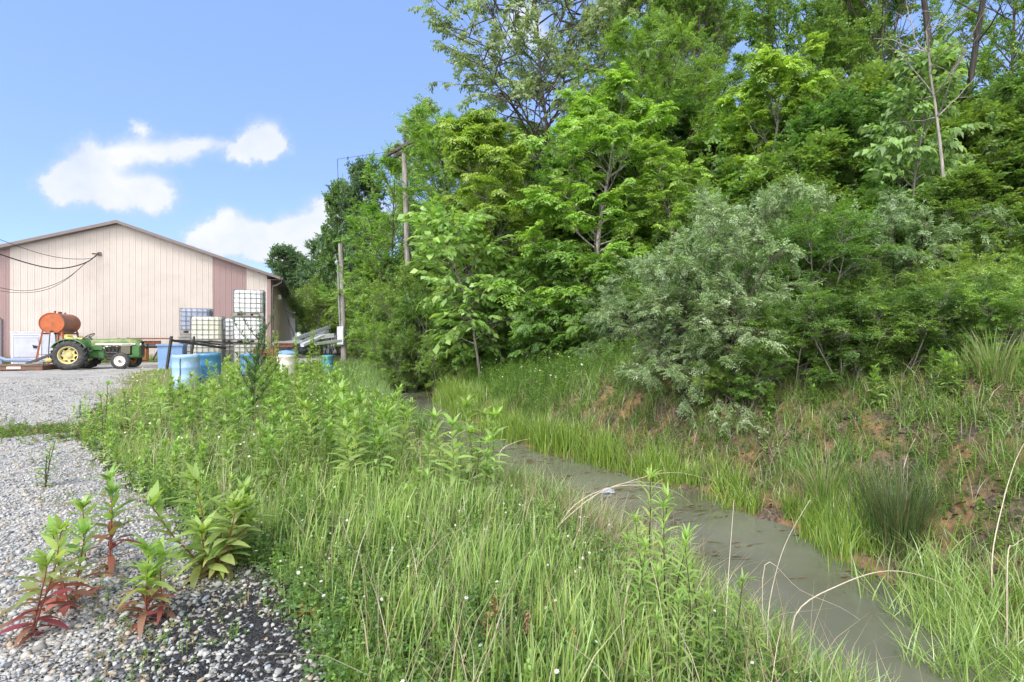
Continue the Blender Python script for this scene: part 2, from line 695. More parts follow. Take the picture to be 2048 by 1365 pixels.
# stones
vo = N(nt2, 'ShaderNodeTexVoronoi', feature='F1')
vo.inputs['Scale'].default_value = 34
nt2.links.new(g.outputs['Position'], vo.inputs['Vector'])
vs_ = N(nt2, 'ShaderNodeSeparateColor')
nt2.links.new(vo.outputs['Color'], vs_.inputs[0])
stone = ramp(vs_.outputs[0], [(0.0, (.22, .21, .195)), (.3, (.35, .34, .32)), (.6, (.45, .44, .415)), (.85, (.55, .54, .515)), (1.0, (.39, .32, .24))])
edge = N(nt2, 'ShaderNodeTexVoronoi', feature='DISTANCE_TO_EDGE')
edge.inputs['Scale'].default_value = 34
nt2.links.new(g.outputs['Position'], edge.inputs['Vector'])
eg = N(nt2, 'ShaderNodeMapRange')
eg.inputs['From Max'].default_value = 0.16
eg.inputs['To Min'].default_value = 0.42
nt2.links.new(edge.outputs['Distance'], eg.inputs['Value'])
stone = mixc(1.0, stone, eg.outputs[0], 'MULTIPLY')
fines = ramp(noise(50, 4).outputs['Fac'], [(.3, (.33, .31, .28)), (.7, (.52, .50, .46))])
fmask = math2('MULTIPLY', math2('GREATER_THAN', noise(.7, 7, .72).outputs['Fac'], 0.5), 0.6)
grav = mixc(fmask, stone, fines)
# dark crushed asphalt showing between the stones
chips = ramp(noise(120, 3).outputs['Fac'], [(.35, (.018, .018, .02)), (.65, (.06, .06, .065))])
keep = math2('GREATER_THAN', vs_.outputs[1], 0.72)
chipz = mixc(keep, chips, stone)
grav = mixc(zs.outputs[2], grav, chipz)
# soil: orange clay with brown litter
clay = ramp(noise(3.5, 8, .65).outputs['Fac'], [(.30, (.10, .075, .05)), (.48, (.18, .115, .062)), (.62, (.30, .175, .088)), (.8, (.38, .245, .135))])
litter = ramp(noise(26, 7, .7).outputs['Fac'], [(.36, (.035, .028, .02)), (.5, (.09, .07, .05)), (.66, (.20, .155, .11))])
lmask = ramp(noise(1.9, 7, .7).outputs['Fac'], [(.41, (0, 0, 0)), (.55, (1, 1, 1))])
clay = mixc(lmask, clay, litter)
moss = ramp(noise(7, 6).outputs['Fac'], [(.35, (.035, .032, .016)), (.6, (.055, .065, .02)), (.75, (.09, .075, .04))])
col = mixc(zs.outputs[1], moss, clay)
gn = math2('ADD', math2('MULTIPLY', math2('SUBTRACT', noise(6, 7, .7).outputs['Fac'], .5), 1.1), zs.outputs[0])
gm = N(nt2, 'ShaderNodeMapRange')
gm.inputs['From Min'].default_value = 0.4
gm.inputs['From Max'].default_value = 0.6
nt2.links.new(gn, gm.inputs['Value'])
col = mixc(gm.outputs[0], col, grav)
nt2.links.new(col, b.inputs['Base Color'])
hgt_n = math2('ADD', math2('MULTIPLY', math2('MINIMUM', edge.outputs['Distance'], .3), gm.outputs[0]), math2('MULTIPLY', noise(18, 8, .7).outputs['Fac'], .6))
bp = N(nt2, 'ShaderNodeBump')
bp.inputs['Strength'].default_value = 0.9
bp.inputs['Distance'].default_value = 0.03
nt2.links.new(hgt_n, bp.inputs['Height'])
nt2.links.new(bp.outputs[0], b.inputs['Normal'])
nt2.links.new(b.outputs[0], out.inputs['Surface'])
MAT_GROUND = m


def warp(n, lo, hi, c, bb):
    s = np.linspace(-1, 1, n)
    neg = (c - lo) / math.sinh(bb)
    pos = (hi - c) / math.sinh(bb)
    return np.where(s < 0, c + neg * np.sinh(bb * s), c + pos * np.sinh(bb * s))


gx = warp(520, -700, 700, 0.8, 6.6)
gy = np.concatenate([np.linspace(-30, 0.5, 40, endpoint=False), 0.5 + 899.5 * np.sinh(6.6 * np.linspace(0, 1, 420)) / math.sinh(6.6)])
XX, YY = np.meshgrid(gx, gy)
ZZ = hgt(XX, YY)
V = np.stack([XX.ravel(), YY.ravel(), ZZ.ravel()], 1)
ny, nx = XX.shape
ii = (np.arange(ny - 1)[:, None] * nx + np.arange(nx - 1)[None, :]).ravel()
F = np.stack([ii, ii + 1, ii + nx + 1, ii + nx], 1)
me = np_mesh('ground', V, F, MAT_GROUND, smooth=True)
gd = gravel_d(V[:, 0], V[:, 1])
dLv, dRv = chan(V[:, 0], V[:, 1])
zr = smooth01(gd / 0.5 + 0.5)
# the weed strip between the yard and the near stones
strip = np.exp(-((V[:, 1] - 7.9 - 0.12 * (V[:, 0] + 7)) / 0.42) ** 2) * (V[:, 0] < -5)
strip = strip * smooth01(wob(V[:, 0], V[:, 1], 2.4, 6) * 1.2 + .65)
zr = zr * (1 - 0.75 * strip)
zsoil = smooth01(1 - (dRv - 2.9) / 0.7) * (dRv > -0.5) * (1 - .55 * smooth01((V[:, 1] - 10) / 4))
zsoil = np.maximum(zsoil, (dLv < .5) * (dRv < .5) * .8)
dark = np.exp(-(((V[:, 0] + 1.25) / .75) ** 2 + ((V[:, 1] - 2.7) / .95) ** 2)) + .35 * np.exp(-(((V[:, 0] + 2.6) / .8) ** 2 + ((V[:, 1] - 4.2) / .6) ** 2))
dark = smooth01(dark * 1.5 - .15 + 0.25 * wob(V[:, 0], V[:, 1], 2.6, 4))
zc = np.stack([zr, zsoil, dark], 1)
at = me.attributes.new('zone', 'FLOAT_COLOR', 'POINT')
c = np.ones((len(V), 4), dtype=np.float32)
c[:, :3] = zc
at.data.foreach_set('color', c.ravel())
kind(link('ground', me), 'structure')

# ------------------------------------------------------------------ ditch water
m, nt2, out = new_mat('murky_water')
b = N(nt2, 'ShaderNodeBsdfPrincipled')
b.inputs['Roughness'].default_value = 0.025
b.inputs['IOR'].default_value = 1.5
g = N(nt2, 'ShaderNodeNewGeometry')
wcol = ramp(noise(0.8, 5, .6).outputs['Fac'], [(.30, (.085, .08, .05)), (.45, (.125, .128, .09)), (.65, (.155, .156, .118)), (.8, (.11, .095, .06))])
nt2.links.new(wcol, b.inputs['Base Color'])
bp = N(nt2, 'ShaderNodeBump')
bp.inputs['Strength'].default_value = 0.05
bp.inputs['Distance'].default_value = 0.02
nt2.links.new(noise(7, 3).outputs['Fac'], bp.inputs['Height'])
nt2.links.new(bp.outputs[0], b.inputs['Normal'])
nt2.links.new(b.outputs[0], out.inputs['Surface'])
ys = np.concatenate([np.linspace(-30, 0, 20), np.linspace(.3, 48, 200)])
Lx = lrp(ys, CH[:, 0], CH[:, 1]) - .8
Rx = lrp(ys, CH[:, 0], CH[:, 2]) + .8
V = np.concatenate([np.stack([Lx, ys, ys * 0 + WATER_Z], 1), np.stack([Rx, ys, ys * 0 + WATER_Z], 1)])
n = len(ys)
i = np.arange(n - 1)
F = np.stack([i, i + n, i + n + 1, i + 1], 1)
kind(link('ditch_water', np_mesh('ditch_water', V, F, m)), 'structure')

# ------------------------------------------------------------------ loose stones near the camera
MAT_STONE = attr_material('loose_stone', 0.85, 0.3)


def ico(sub):
    import bmesh
    bm = bmesh.new()
    bmesh.ops.create_icosphere(bm, subdivisions=sub, radius=1.0)
    V = np.array([v.co[:] for v in bm.verts])
    F = np.array([[v.index for v in f.verts] for f in bm.faces])
    bm.free()
    return V, F


def rand_rot(n):
    q = rng.normal(size=(n, 4))
    q /= np.linalg.norm(q, axis=1, keepdims=True)
    w, x, y, z = q.T
    return np.stack([np.stack([1 - 2 * (y * y + z * z), 2 * (x * y - z * w), 2 * (x * z + y * w)], 1),
                     np.stack([2 * (x * y + z * w), 1 - 2 * (x * x + z * z), 2 * (y * z - x * w)], 1),
                     np.stack([2 * (x * z - y * w), 2 * (y * z + x * w), 1 - 2 * (x * x + y * y)], 1)], 1)


def rotz_m(a):
    c_, s_ = np.cos(a), np.sin(a)
    o, z = np.ones_like(a), np.zeros_like(a)
    return np.stack([np.stack([c_, -s_, z], 1), np.stack([s_, c_, z], 1), np.stack([z, z, o], 1)], 1)


def stones(P, size, sub):
    n = len(P)
    bv, bf = ico(sub)
    sc = size[:, None] * rng.uniform(.6, 1.25, (n, 3)) * np.array([1.0, 1.0, .72])
    lump = 1 + .16 * rng.normal(size=(n, len(bv), 1)).clip(-1.6, 1.6)
    v = bv[None] * lump * sc[:, None, :]
    tilt = rand_rot(n) * .25 + rotz_m(rng.uniform(0, 6.28, n)) * .85
    v = np.einsum('nij,nkj->nki', tilt, v) + P[:, None, :]
    f = bf[None] + (np.arange(n) * len(bv))[:, None, None]
    t = rng.random(n)
    pal = np.array([(.23, .225, .215), (.32, .315, .30), (.40, .395, .375), (.43, .42, .40), (.36, .29, .20), (.11, .115, .125), (.30, .33, .36)])
    idx = rng.choice(len(pal), n, p=[.2, .26, .24, .1, .08, .05, .07])
    colr = pal[idx] * rng.uniform(.8, 1.15, (n, 1))
    return v.reshape(-1, 3), f.reshape(-1, 3), np.repeat(colr, len(bv), 0)


def scatter(n, x0, x1, y0, y1):
    return rng.uniform(x0, x1, n), rng.uniform(y0, y1, n)


VV, FF, CC = [], [], []
off = 0
for (n, y0, y1, sub, s0, s1) in ((8500, 1.7, 3.3, 2, .006, .0165), (14000, 3.3, 5.6, 1, .007, .018), (15000, 5.6, 9.5, 1, .009, .018), (17000, 9.5, 18.0, 1, .012, .024)):
    yq = rng.uniform(y0, y1, n)
    xq = rng.uniform(-1.08, .05, n) * yq
    d = gravel_d(xq, yq)
    ok = (d > -.12 - .25 * rng.random(n) ** 2) & ~((np.abs(yq - 7.9) < .4) & (rng.random(n) < .75))
    dk = np.exp(-(((xq + 1.25) / .75) ** 2 + ((yq - 2.7) / .95) ** 2))
    ok &= rng.random(n) > dk * .75
    xq, yq = xq[ok], yq[ok]
    sz = rng.uniform(s0, s1, len(xq)) * (1 + .5 * (rng.random(len(xq)) > .93))
    P = np.stack([xq, yq, hgt(xq, yq) + sz * .22], 1)
    v, f, cc = stones(P, sz, sub)
    VV.append(v)
    FF.append(f + off)
    CC.append(cc)
    off += len(v)
o = link('loose_gravel', np_mesh('loose_gravel', np.concatenate(VV), np.concatenate(FF), MAT_STONE, np.concatenate(CC), smooth=True))
kind(tag(o, 'loose pale grey and tan stones covering the gravel yard in the foreground', 'gravel'), 'stuff')
# black crushed asphalt crumbs
n = 15000
xq, yq = rng.normal(-1.2, .62, n), rng.normal(2.75, .75, n)
ok = (gravel_d(xq, yq) > -.15) & (yq > 1.6)
xq, yq = xq[ok], yq[ok]
sz = rng.uniform(.003, .009, len(xq))
v, f, cc = stones(np.stack([xq, yq, hgt(xq, yq) + sz * .3], 1), sz, 1)
cc = np.repeat(rng.uniform(.012, .05, (len(xq), 1)), 12, 0) * np.ones(3)
o = link('asphalt_crumbs', np_mesh('asphalt_crumbs', v, f, MAT_STONE, cc, smooth=False))
kind(tag(o, 'black crushed asphalt crumbs between the stones at the foot of the grass', 'asphalt crumbs'), 'stuff')
# ------------------------------------------------------------------ plant tools
MAT_LEAF = leaf_material('leaf', .5, .035, .5)
MAT_LEAF_MATT = leaf_material('silvery_leaf', .36, .05, .55, .02, .2)
MAT_GRASS = leaf_material('grass_blade', .42, .05, .4, .0, .0)
MAT_DRY = attr_material('dry_stalk', .9, .15)
BARK_DARK = bark_material('bark_dark', (.045, .038, .03), (.12, .10, .085))
BARK_GREY = bark_material('bark_grey', (.13, .115, .10), (.30, .275, .25))
BARK_PALE = bark_material('bark_pale', (.16, .145, .13), (.31, .285, .255))
STEM_GREEN = paint('green_stem', (.10, .15, .04), .6, scale=20)
STEM_RED = paint('red_stem', (.22, .07, .05), .6, scale=20)
STEM_DARK = paint('dark_stem', (.05, .035, .03), .7, scale=20)


def jitter_cols(base, n, hue=.18, val=.22):
    """per-leaf colour: base linear colour with small red/green and value scatter"""
    base = np.asarray(base)
    k = rng.normal(size=(n, 1)).clip(-1.8, 1.8)
    v = 1 + val * rng.normal(size=(n, 1)).clip(-1.6, 2)
    c = base * v
    c = c * (1 + hue * k * np.array([1.0, .25, -.3]))
    return np.clip(c, .004, .9)


def leaf_quads(B, D, Nn, L, Wd, fold=.12, droop=.15):
    """one folded four-cornered leaf per row"""
    D = unit(D)
    S = unit(np.cross(Nn, D))
    U = np.cross(D, S)
    L = L[:, None]
    Wd = Wd[:, None]
    mid = B + D * L * .42
    tip = B + D * L - U * L * droop
    a = mid + S * Wd * .5 + U * Wd * fold
    b_ = mid - S * Wd * .5 + U * Wd * fold
    V = np.stack([B, b_, tip, a], 1).reshape(-1, 3)
    F = np.arange(len(B) * 4).reshape(-1, 4)
    return V, F


def leaf_strips(B, D, Nn, L, Wd, droop=.25, seg=4, cup=.0):
    """curved lance-shaped leaves made of a strip of seg quads"""
    n = len(B)
    D = unit(D)
    S = unit(np.cross(Nn, D))
    U = np.cross(D, S)
    t = np.linspace(0, 1, seg + 1)
    prof = np.interp(t, [0, .2, .45, .75, 1], [.18, .75, 1.0, .62, .03])
    cen = (B[:, None, :] + D[:, None, :] * (L[:, None, None] * t[None, :, None])
           - U[:, None, :] * (L[:, None, None] * (t ** 2)[None, :, None] * (droop if np.isscalar(droop) else droop[:, None, None]))
           + U[:, None, :] * (L[:, None, None] * (t * (1 - t))[None, :, None] * .25))
    off = S[:, None, :] * (Wd[:, None, None] * .5 * prof[None, :, None])
    V = np.stack([cen - off, cen + off], 2).reshape(n, -1, 3)
    k = (seg + 1) * 2
    f1 = np.array([[2 * i, 2 * i + 1, 2 * i + 3, 2 * i + 2] for i in range(seg)])
    F = (f1[None] + (np.arange(n) * k)[:, None, None]).reshape(-1, 4)
    return V.reshape(-1, 3), F, k


def blades(P, h, w, az, bend, seg=3, curl=2.0):
    """grass blades; bend = sideways reach as a share of height"""
    n = len(P)
    t = np.linspace(0, 1, seg + 1)
    ln = np.stack([np.cos(az), np.sin(az), np.zeros(n)], 1)
    fa = az + PI / 2 + rng.normal(0, .7, n)
    sd = np.stack([np.cos(fa), np.sin(fa), np.zeros(n)], 1)
    up = np.array([0, 0, 1.0])
    hh = h[:, None, None]
    tt = t[None, :, None]
    bb = bend[:, None, None]
    rise = np.sqrt(np.maximum(1 - np.minimum(bb, .95) ** 2 * .7, .1))
    c_ = P[:, None, :] + up * hh * tt * (1 - (1 - rise) * tt) + ln[:, None, :] * hh * bb * tt ** curl
    pr = np.interp(t, [0, .35, .8, 1], [.7, 1, .6, .06])
    o_ = sd[:, None, :] * (w[:, None, None] * .5 * pr[None, :, None])
    V = np.stack([c_ - o_, c_ + o_], 2).reshape(n, -1, 3)
    k = (seg + 1) * 2
    f1 = np.array([[2 * i, 2 * i + 1, 2 * i + 3, 2 * i + 2] for i in range(seg)])
    F = (f1[None] + (np.arange(n) * k)[:, None, None]).reshape(-1, 4)
    return V.reshape(-1, 3), F, k


class Geo:
    def __init__(self):
        self.V, self.F, self.C, self.n = [], [], [], 0

    def add(self, V, F, Cc):
        self.V.append(V)
        self.F.append(F + self.n)
        self.C.append(Cc)
        self.n += len(V)

    def mesh(self, name, mat, smooth=False):
        F = self.F
        return np_mesh(name, np.concatenate(self.V), F, mat, np.concatenate(self.C), smooth)


def tubes(lines, k=5):
    """lines: list of (pts (n,3), radii (n,)) -> V, F"""
    VV, FF = [], []
    off = 0
    for pts, rr in lines:
        n = len(pts)
        d = np.gradient(pts, axis=0)
        d = unit(d)
        ref = np.array([.31, .17, .93]) if abs(d[0][2]) < .9 else np.array([1.0, .1, 0])
        s = unit(np.cross(d, ref))
        t = np.cross(d, s)
        a = np.arange(k) * 2 * PI / k
        v = pts[:, None, :] + (s[:, None, :] * np.cos(a)[None, :, None] + t[:, None, :] * np.sin(a)[None, :, None]) * rr[:, None, None]
        i = np.arange(n - 1)[:, None] * k
        j = np.arange(k)[None, :]
        j2 = (j + 1) % k
        f = np.stack([i + j, i + j2, i + k + j2, i + k + j], 2).reshape(-1, 4)
        VV.append(v.reshape(-1, 3))
        FF.append(f + off)
        off += n * k
    return np.concatenate(VV), np.concatenate(FF)


# ------------------------------------------------------------------ leaf sprays (templates, x forward, z up)
def spray_template(style, s):
    """returns base, dir, normal, length, width, tint index"""
    B, D, Nn, L, Wd = [], [], [], [], []

    def put(b_, d, n, l, w):
        B.append(b_)
        D.append(d)
        Nn.append(n)
        L.append(l)
        Wd.append(w)

    def rn(*shape):
        return rng.normal(size=shape)
    if style['kind'] == 'pinnate':
        nc, nl = style['n'], style['nl']
        for i in range(nc):
            a = rng.uniform(-1.35, 1.35) if i else 0
            up0 = rng.uniform(.05, .55)
            Lc = s * rng.uniform(.65, 1.0)
            dirh = np.array([math.cos(a), math.sin(a), 0])
            start = np.array([-.25 * s * rng.random(), 0, 0])
            side = np.array([-math.sin(a), math.cos(a), 0])
            dr = style.get('droop', .75)
            for j in range(nl):
                t = (j + 1.2) / (nl + .5)
                p = start + dirh * Lc * t + np.array([0, 0, 1]) * Lc * (up0 * t - dr * t * t)
                tang = unit(dirh + np.array([0, 0, 1]) * (up0 - 2 * dr * t))
                for sg in (-1, 1):
                    d = unit(tang * .55 + side * sg * .9 + np.array([0, 0, -.22]) + .12 * rn(3))
                    nrm = unit(np.cross(tang, side) * 1.0 + .25 * rn(3))
                    put(p, d, nrm * (1 if nrm[2] > 0 else -1), style['L'] * rng.uniform(.75, 1.15) * (1 - .3 * abs(t - .5)), style['W'] * rng.uniform(.8, 1.15))
    elif style['kind'] == 'flat':
        # alternate leaves along a forked twig, held in one plane
        forks = [(0, 1.0)] + [(rng.uniform(.35, .8) * sg, rng.uniform(.45, .75)) for sg in (-1, 1, -1)][:style.get('forks', 3)]
        for (fa, fl) in forks:
            n = max(3, int(style['n'] * fl))
            for j in range(n):
                t = (j + .5) / n
                x = s * fl * t
                p = np.array([x * math.cos(fa) + (0 if fa == 0 else .15 * s), x * math.sin(fa), -.18 * s * t * t + .02 * s * rn()])
                sg = 1 if j % 2 else -1
                a = fa + sg * rng.uniform(.45, 1.15)
                d = unit(np.array([math.cos(a), math.sin(a), -style.get('hang', .2) + .18 * rn()]))
                nrm = unit(np.array([0, 0, 1.0]) + style.get('mess', .3) * rn(3))
                put(p, d, nrm, style['L'] * rng.uniform(.65, 1.2), style['W'] * rng.uniform(.75, 1.2))
    elif style['kind'] == 'hang':
        # big leaves hanging from a drooping shoot
        n = style['n']
        for j in range(n):
            t = (j + .5) / n
            p = np.array([s * t, 0, -.45 * s * t * t])
            a = rng.uniform(-2.4, 2.4)
            d = unit(np.array([.35 + .3 * rng.random(), math.sin(a) * .6, -.75 - .3 * rng.random()]))
            nrm = unit(np.array([.55, math.sin(a) * .5, .75]) + .3 * rn(3))
            put(p, d, nrm, style['L'] * rng.uniform(.6, 1.15), style['W'] * rng.uniform(.7, 1.15))
    return np.array(B), np.array(D), np.array(Nn), np.array(L), np.array(Wd)


class Plant:
    """branch lines and leaf sprays of one tree or shrub"""

    def __init__(self, style, spray_len, ntemp=5):
        self.lines = []
        self.sp = []      # pos, dir, scale
        self.style = style
        self.tmpl = [spray_template(style, spray_len) for _ in range(ntemp)]

    def spray(self, p, d, sc=1.0):
        self.sp.append((p, d, sc))

    def leaves(self, cols, weights, cull=None):
        P = np.array([q[0] for q in self.sp])
        D = unit(np.array([q[1] for q in self.sp]))
        S = np.array([q[2] for q in self.sp])
        if cull is not None:
            f, th, seed = cull
            nn = (np.sin(P[:, 0] * f + seed) * np.cos(P[:, 1] * f * 1.1 + seed * 2) + np.sin(P[:, 2] * f * 1.2 + seed * 3 + P[:, 0] * f * .4)
                  + .6 * np.sin(P[:, 0] * f * 2.3 - P[:, 2] * f * 2.1 + seed))
            ok = nn > th
            P, D, S = P[ok], D[ok], S[ok]
        up = np.array([0, 0, 1.0]) + .22 * rng.normal(size=P.shape)
        Y = unit(np.cross(up, D))
        Z = np.cross(D, Y)
        Rm = np.stack([D, Y, Z], 2)
        geo = Geo()
        pick = rng.integers(0, len(self.tmpl), len(P))
        ci = rng.choice(len(cols), len(P), p=np.array(weights) / sum(weights))
        for k, (b_, d, n, l, w) in enumerate(self.tmpl):
            sel = np.where(pick == k)[0]
            if not len(sel):
                continue
            R_, P_, S_ = Rm[sel], P[sel], S[sel]
            B2 = (np.einsum('nij,kj->nki', R_, b_) * S_[:, None, None] + P_[:, None, :]).reshape(-1, 3)
            D2 = np.einsum('nij,kj->nki', R_, d).reshape(-1, 3)
            N2 = np.einsum('nij,kj->nki', R_, n).reshape(-1, 3)
            L2 = (l[None] * S_[:, None] * rng.uniform(.85, 1.15, (len(sel), len(l)))).ravel()
            W2 = (w[None] * S_[:, None]).ravel() * np.ones_like(L2)
            Vq, Fq = leaf_quads(B2, D2, N2, L2, W2, .14, self.style.get('tip', .15))
            cc = np.array(cols)[ci[sel]]
            cc = np.repeat(cc * rng.uniform(.8, 1.22, (len(sel), 1)), len(l), 0)
            cc = np.clip(cc * (1 + .16 * rng.normal(size=(len(cc), 1)).clip(-1.5, 2)) * (1 + .08 * rng.normal(size=(len(cc), 1)) * np.array([1, .2, -.2])), .004, .9)
            geo.add(Vq, Fq, np.repeat(cc, 4, 0))
        return geo


def curve_pts(p0, d0, L, n=7, lift=0.0, wig=.08, sag=0.0):
    """a wandering branch line"""
    p = np.array(p0, float)
    d = unit(np.array(d0, float))
    out_ = [p.copy()]
    st = L / (n - 1)
    for i in range(n - 1):
        d = unit(d + np.array([0, 0, lift]) / (n - 1) + wig * rng.normal(size=3) - np.array([0, 0, sag]) * (i / (n - 1)) / (n - 1))
        p = p + d * st
        out_.append(p.copy())
    return np.array(out_)


_tree_seed = 40


def make_tree(style, H, crown0, radius, prof, nl, elev=(.25, .9), spray_len=.5, trunk_r=.12, cols=None, weights=None, subs=6, sps=4, lean=(0, 0),
              cull=None, wig=.08, bark=None, lift=.25, stems=1, leafmat=None, sub_len=.42, spread=0.0, sag=.0):
    """returns (trunk mesh, crown mesh). prof(t) gives limb length share at crown height share t"""
    global rng, _tree_seed
    _tree_seed += 1
    rng = np.random.default_rng(_tree_seed)
    P = Plant(style, spray_len)
    for st in range(stems):
        az0 = rng.uniform(0, 2 * PI)
        base = np.array([spread * .25 * math.cos(az0), spread * .25 * math.sin(az0), -.25]) if stems > 1 else np.array([0, 0, -.35])
        ln = np.array([lean[0] + spread * math.cos(az0) * rng.random(), lean[1] + spread * math.sin(az0) * rng.random(), 1.0])
        Hs = H * (rng.uniform(.75, 1.0) if stems > 1 else 1.0)
        tr = curve_pts(base, ln, Hs + .35, 12, wig=wig * .6, lift=.35 if stems > 1 else .15)
        tt = np.linspace(0, 1, 12)
        rr = trunk_r * (1 - tt * .93) ** .8 + .006
        rr[0] *= 1.35
        P.lines.append((tr, rr))
        zs_ = tr[:, 2]
        n_l = nl if stems == 1 else max(4, nl // stems)
        for i in range(n_l):
            u = (i + rng.random()) / n_l
            z = crown0 + (Hs - crown0) * (u ** .9) * .97
            x0 = np.array([np.interp(z, zs_, tr[:, k]) for k in range(3)])
            r0 = float(np.interp(z, zs_, rr))
            az = i * 2.39996 + rng.normal(0, .4) + az0
            el = rng.uniform(*elev) * (1 - u) + (elev[1] + .35) * u
            Lb = radius * prof(u) * rng.uniform(.7, 1.18)
            if Lb < .15:
                continue
            d = np.array([math.cos(az) * math.cos(el), math.sin(az) * math.cos(el), math.sin(el)])
            br = curve_pts(x0, d, Lb, 8, lift=lift, wig=wig, sag=sag)
            bt = np.linspace(0, 1, 8)
            P.lines.append((br, np.maximum(min(r0 * .5, .022 * Lb + .006) * (1 - bt * .9), .0035)))
            for q in range(subs):
                t = .22 + .78 * (q + rng.random()) / subs
                f = t * 7
                k = min(int(f), 6)
                p0 = br[k] + (br[k + 1] - br[k]) * (f - k)
                dv = unit(br[min(k + 1, 7)] - br[k])
                sg = 1 if q % 2 else -1
                a = sg * rng.uniform(.5, 1.25)
                c_, s_ = math.cos(a), math.sin(a)
                d2 = np.array([dv[0] * c_ - dv[1] * s_, dv[0] * s_ + dv[1] * c_, dv[2] * .6 + rng.normal(0, .25)])
                L2 = max(.25, Lb * sub_len * (1.1 - .55 * t) * rng.uniform(.6, 1.2))
                sb = curve_pts(p0, d2, L2, 5, lift=.1, wig=wig * 1.5, sag=sag * .7)
                P.lines.append((sb, np.linspace(max(.006, .011 * L2 + .003), .003, 5)))
                for w in range(sps):
                    t2 = .3 + .7 * (w + rng.random()) / sps
                    f2 = t2 * 4
                    k2 = min(int(f2), 3)
                    p2 = sb[k2] + (sb[k2 + 1] - sb[k2]) * (f2 - k2)
                    dd = unit(sb[min(k2 + 1, 4)] - sb[k2]) + .55 * rng.normal(size=3) * np.array([1, 1, .45])
                    P.spray(p2, dd, rng.uniform(.7, 1.2))
            P.spray(br[-1], br[-1] - br[-2], 1.0)
        P.spray(tr[-1], np.array([.5, .2, 1.0]), 1.0)
        P.spray(tr[-1], np.array([-.5, .3, .6]), 1.0)
        P.spray(tr[-1], np.array([.1, -.6, .6]), 1.0)
    wv, wf = tubes(P.lines, 6)
    tm = np_mesh('trunk', wv, wf, bark or BARK_GREY, smooth=True)
    g_ = P.leaves(cols, weights, cull)
    cm = g_.mesh('crown', leafmat or MAT_LEAF)
    return tm, cm


def dome(u):
    return (1 - abs(u - .38) ** 1.6 * 1.35) if u < .95 else .25


def umbrella(u):
    return .55 + .6 * u - .75 * max(0, u - .7) * 2


def column(u):
    return .85 - .55 * u


# linear leaf colours
LIME = [(.25, .43, .04), (.20, .36, .032), (.31, .48, .06)]
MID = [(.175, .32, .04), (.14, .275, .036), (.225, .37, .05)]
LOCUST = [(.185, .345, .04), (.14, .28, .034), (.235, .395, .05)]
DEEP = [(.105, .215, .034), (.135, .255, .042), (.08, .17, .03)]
SILVER = [(.215, .325, .125), (.29, .40, .20), (.175, .29, .085), (.36, .45, .28)]
GREY = [(.28, .39, .20), (.34, .44, .25), (.22, .33, .14)]
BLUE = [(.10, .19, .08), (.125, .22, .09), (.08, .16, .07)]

ST_ASH = dict(kind='pinnate', n=6, nl=5, L=.12, W=.046, droop=.8)
ST_LOCUST = dict(kind='pinnate', n=4, nl=8, L=.066, W=.03, droop=.35)
ST_WALNUT = dict(kind='pinnate', n=4, nl=8, L=.13, W=.045, droop=.6)
ST_BROAD = dict(kind='flat', n=10, L=.14, W=.09, forks=3, hang=.3, mess=.4)
ST_ELM = dict(kind='flat', n=10, L=.16, W=.10, forks=3, hang=.5, mess=.6)
ST_BIG = dict(kind='hang', n=8, L=.19, W=.125, tip=.05)
ST_MAG = dict(kind='hang', n=8, L=.24, W=.15, tip=.05)
ST_OLIVE = dict(kind='flat', n=13, L=.078, W=.024, forks=3, hang=.1, mess=.5)
ST_HONEY = dict(kind='flat', n=9, L=.064, W=.038, forks=3, hang=.25, mess=.4)
ST_FAR = dict(kind='flat', n=10, L=.34, W=.24, forks=3, hang=.3, mess=.6)

TREES = {}
TREES['ash'] = [make_tree(ST_ASH, 7.3, .9, 2.1, dome, 38, (.0, .7), .38, .075, LIME, [3, 2, 2], subs=7, sps=4, cull=(2.4, -1.05, s_), bark=BARK_GREY, sub_len=.5) for s_ in (1, 4)]
TREES['locust'] = [make_tree(ST_LOCUST, 8.0, .6, 2.7, dome, 42, (.0, .5), .42, .08, LOCUST, [3, 2, 2], subs=8, sps=4, cull=(1.8, -.95, s_), bark=BARK_DARK, lift=.05, sub_len=.5) for s_ in (2, 5)]
TREES['walnut'] = [make_tree(ST_WALNUT, 5.2, .4, 2.0, dome, 32, (.0, .5), .5, .045, MID, [3, 2, 2], subs=6, sps=4, cull=(2.0, -1.0, s_), bark=BARK_DARK, lift=.1, sub_len=.5) for s_ in (3,)]
TREES['broad'] = [make_tree(ST_BROAD, 15.5, 3.0, 4.3, dome, 54, (.0, .7), .62, .17, c_, [3, 2, 2], subs=9, sps=6, cull=(1.15, -.45, s_), bark=BARK_DARK, sub_len=.5) for s_, c_ in ((1.5, MID), (4.5, MID), (7.5, LOCUST))]
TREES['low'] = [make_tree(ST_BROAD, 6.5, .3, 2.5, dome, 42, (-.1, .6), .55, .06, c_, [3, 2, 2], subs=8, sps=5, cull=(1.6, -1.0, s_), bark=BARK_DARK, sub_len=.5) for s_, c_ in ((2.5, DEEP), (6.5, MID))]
TREES['elm'] = [make_tree(ST_ELM, 19.0, 6.0, 8.6, lambda u: 1.0 - .45 * abs(u - .45), 64, (.05, .75), .65, .13, GREY, [3, 2, 2], subs=11, sps=7, cull=(1.1, -.75, 2.0), bark=BARK_DARK, wig=.13, lift=.1, sub_len=.45)]
TREES['thin'] = [make_tree(ST_ELM, 15.0, 5.5, 2.6, dome, 30, (.3, 1.0), .6, .13, GREY, [3, 2, 2], subs=7, sps=5, cull=(1.6, -.4, 5.0), bark=BARK_DARK, wig=.12)]
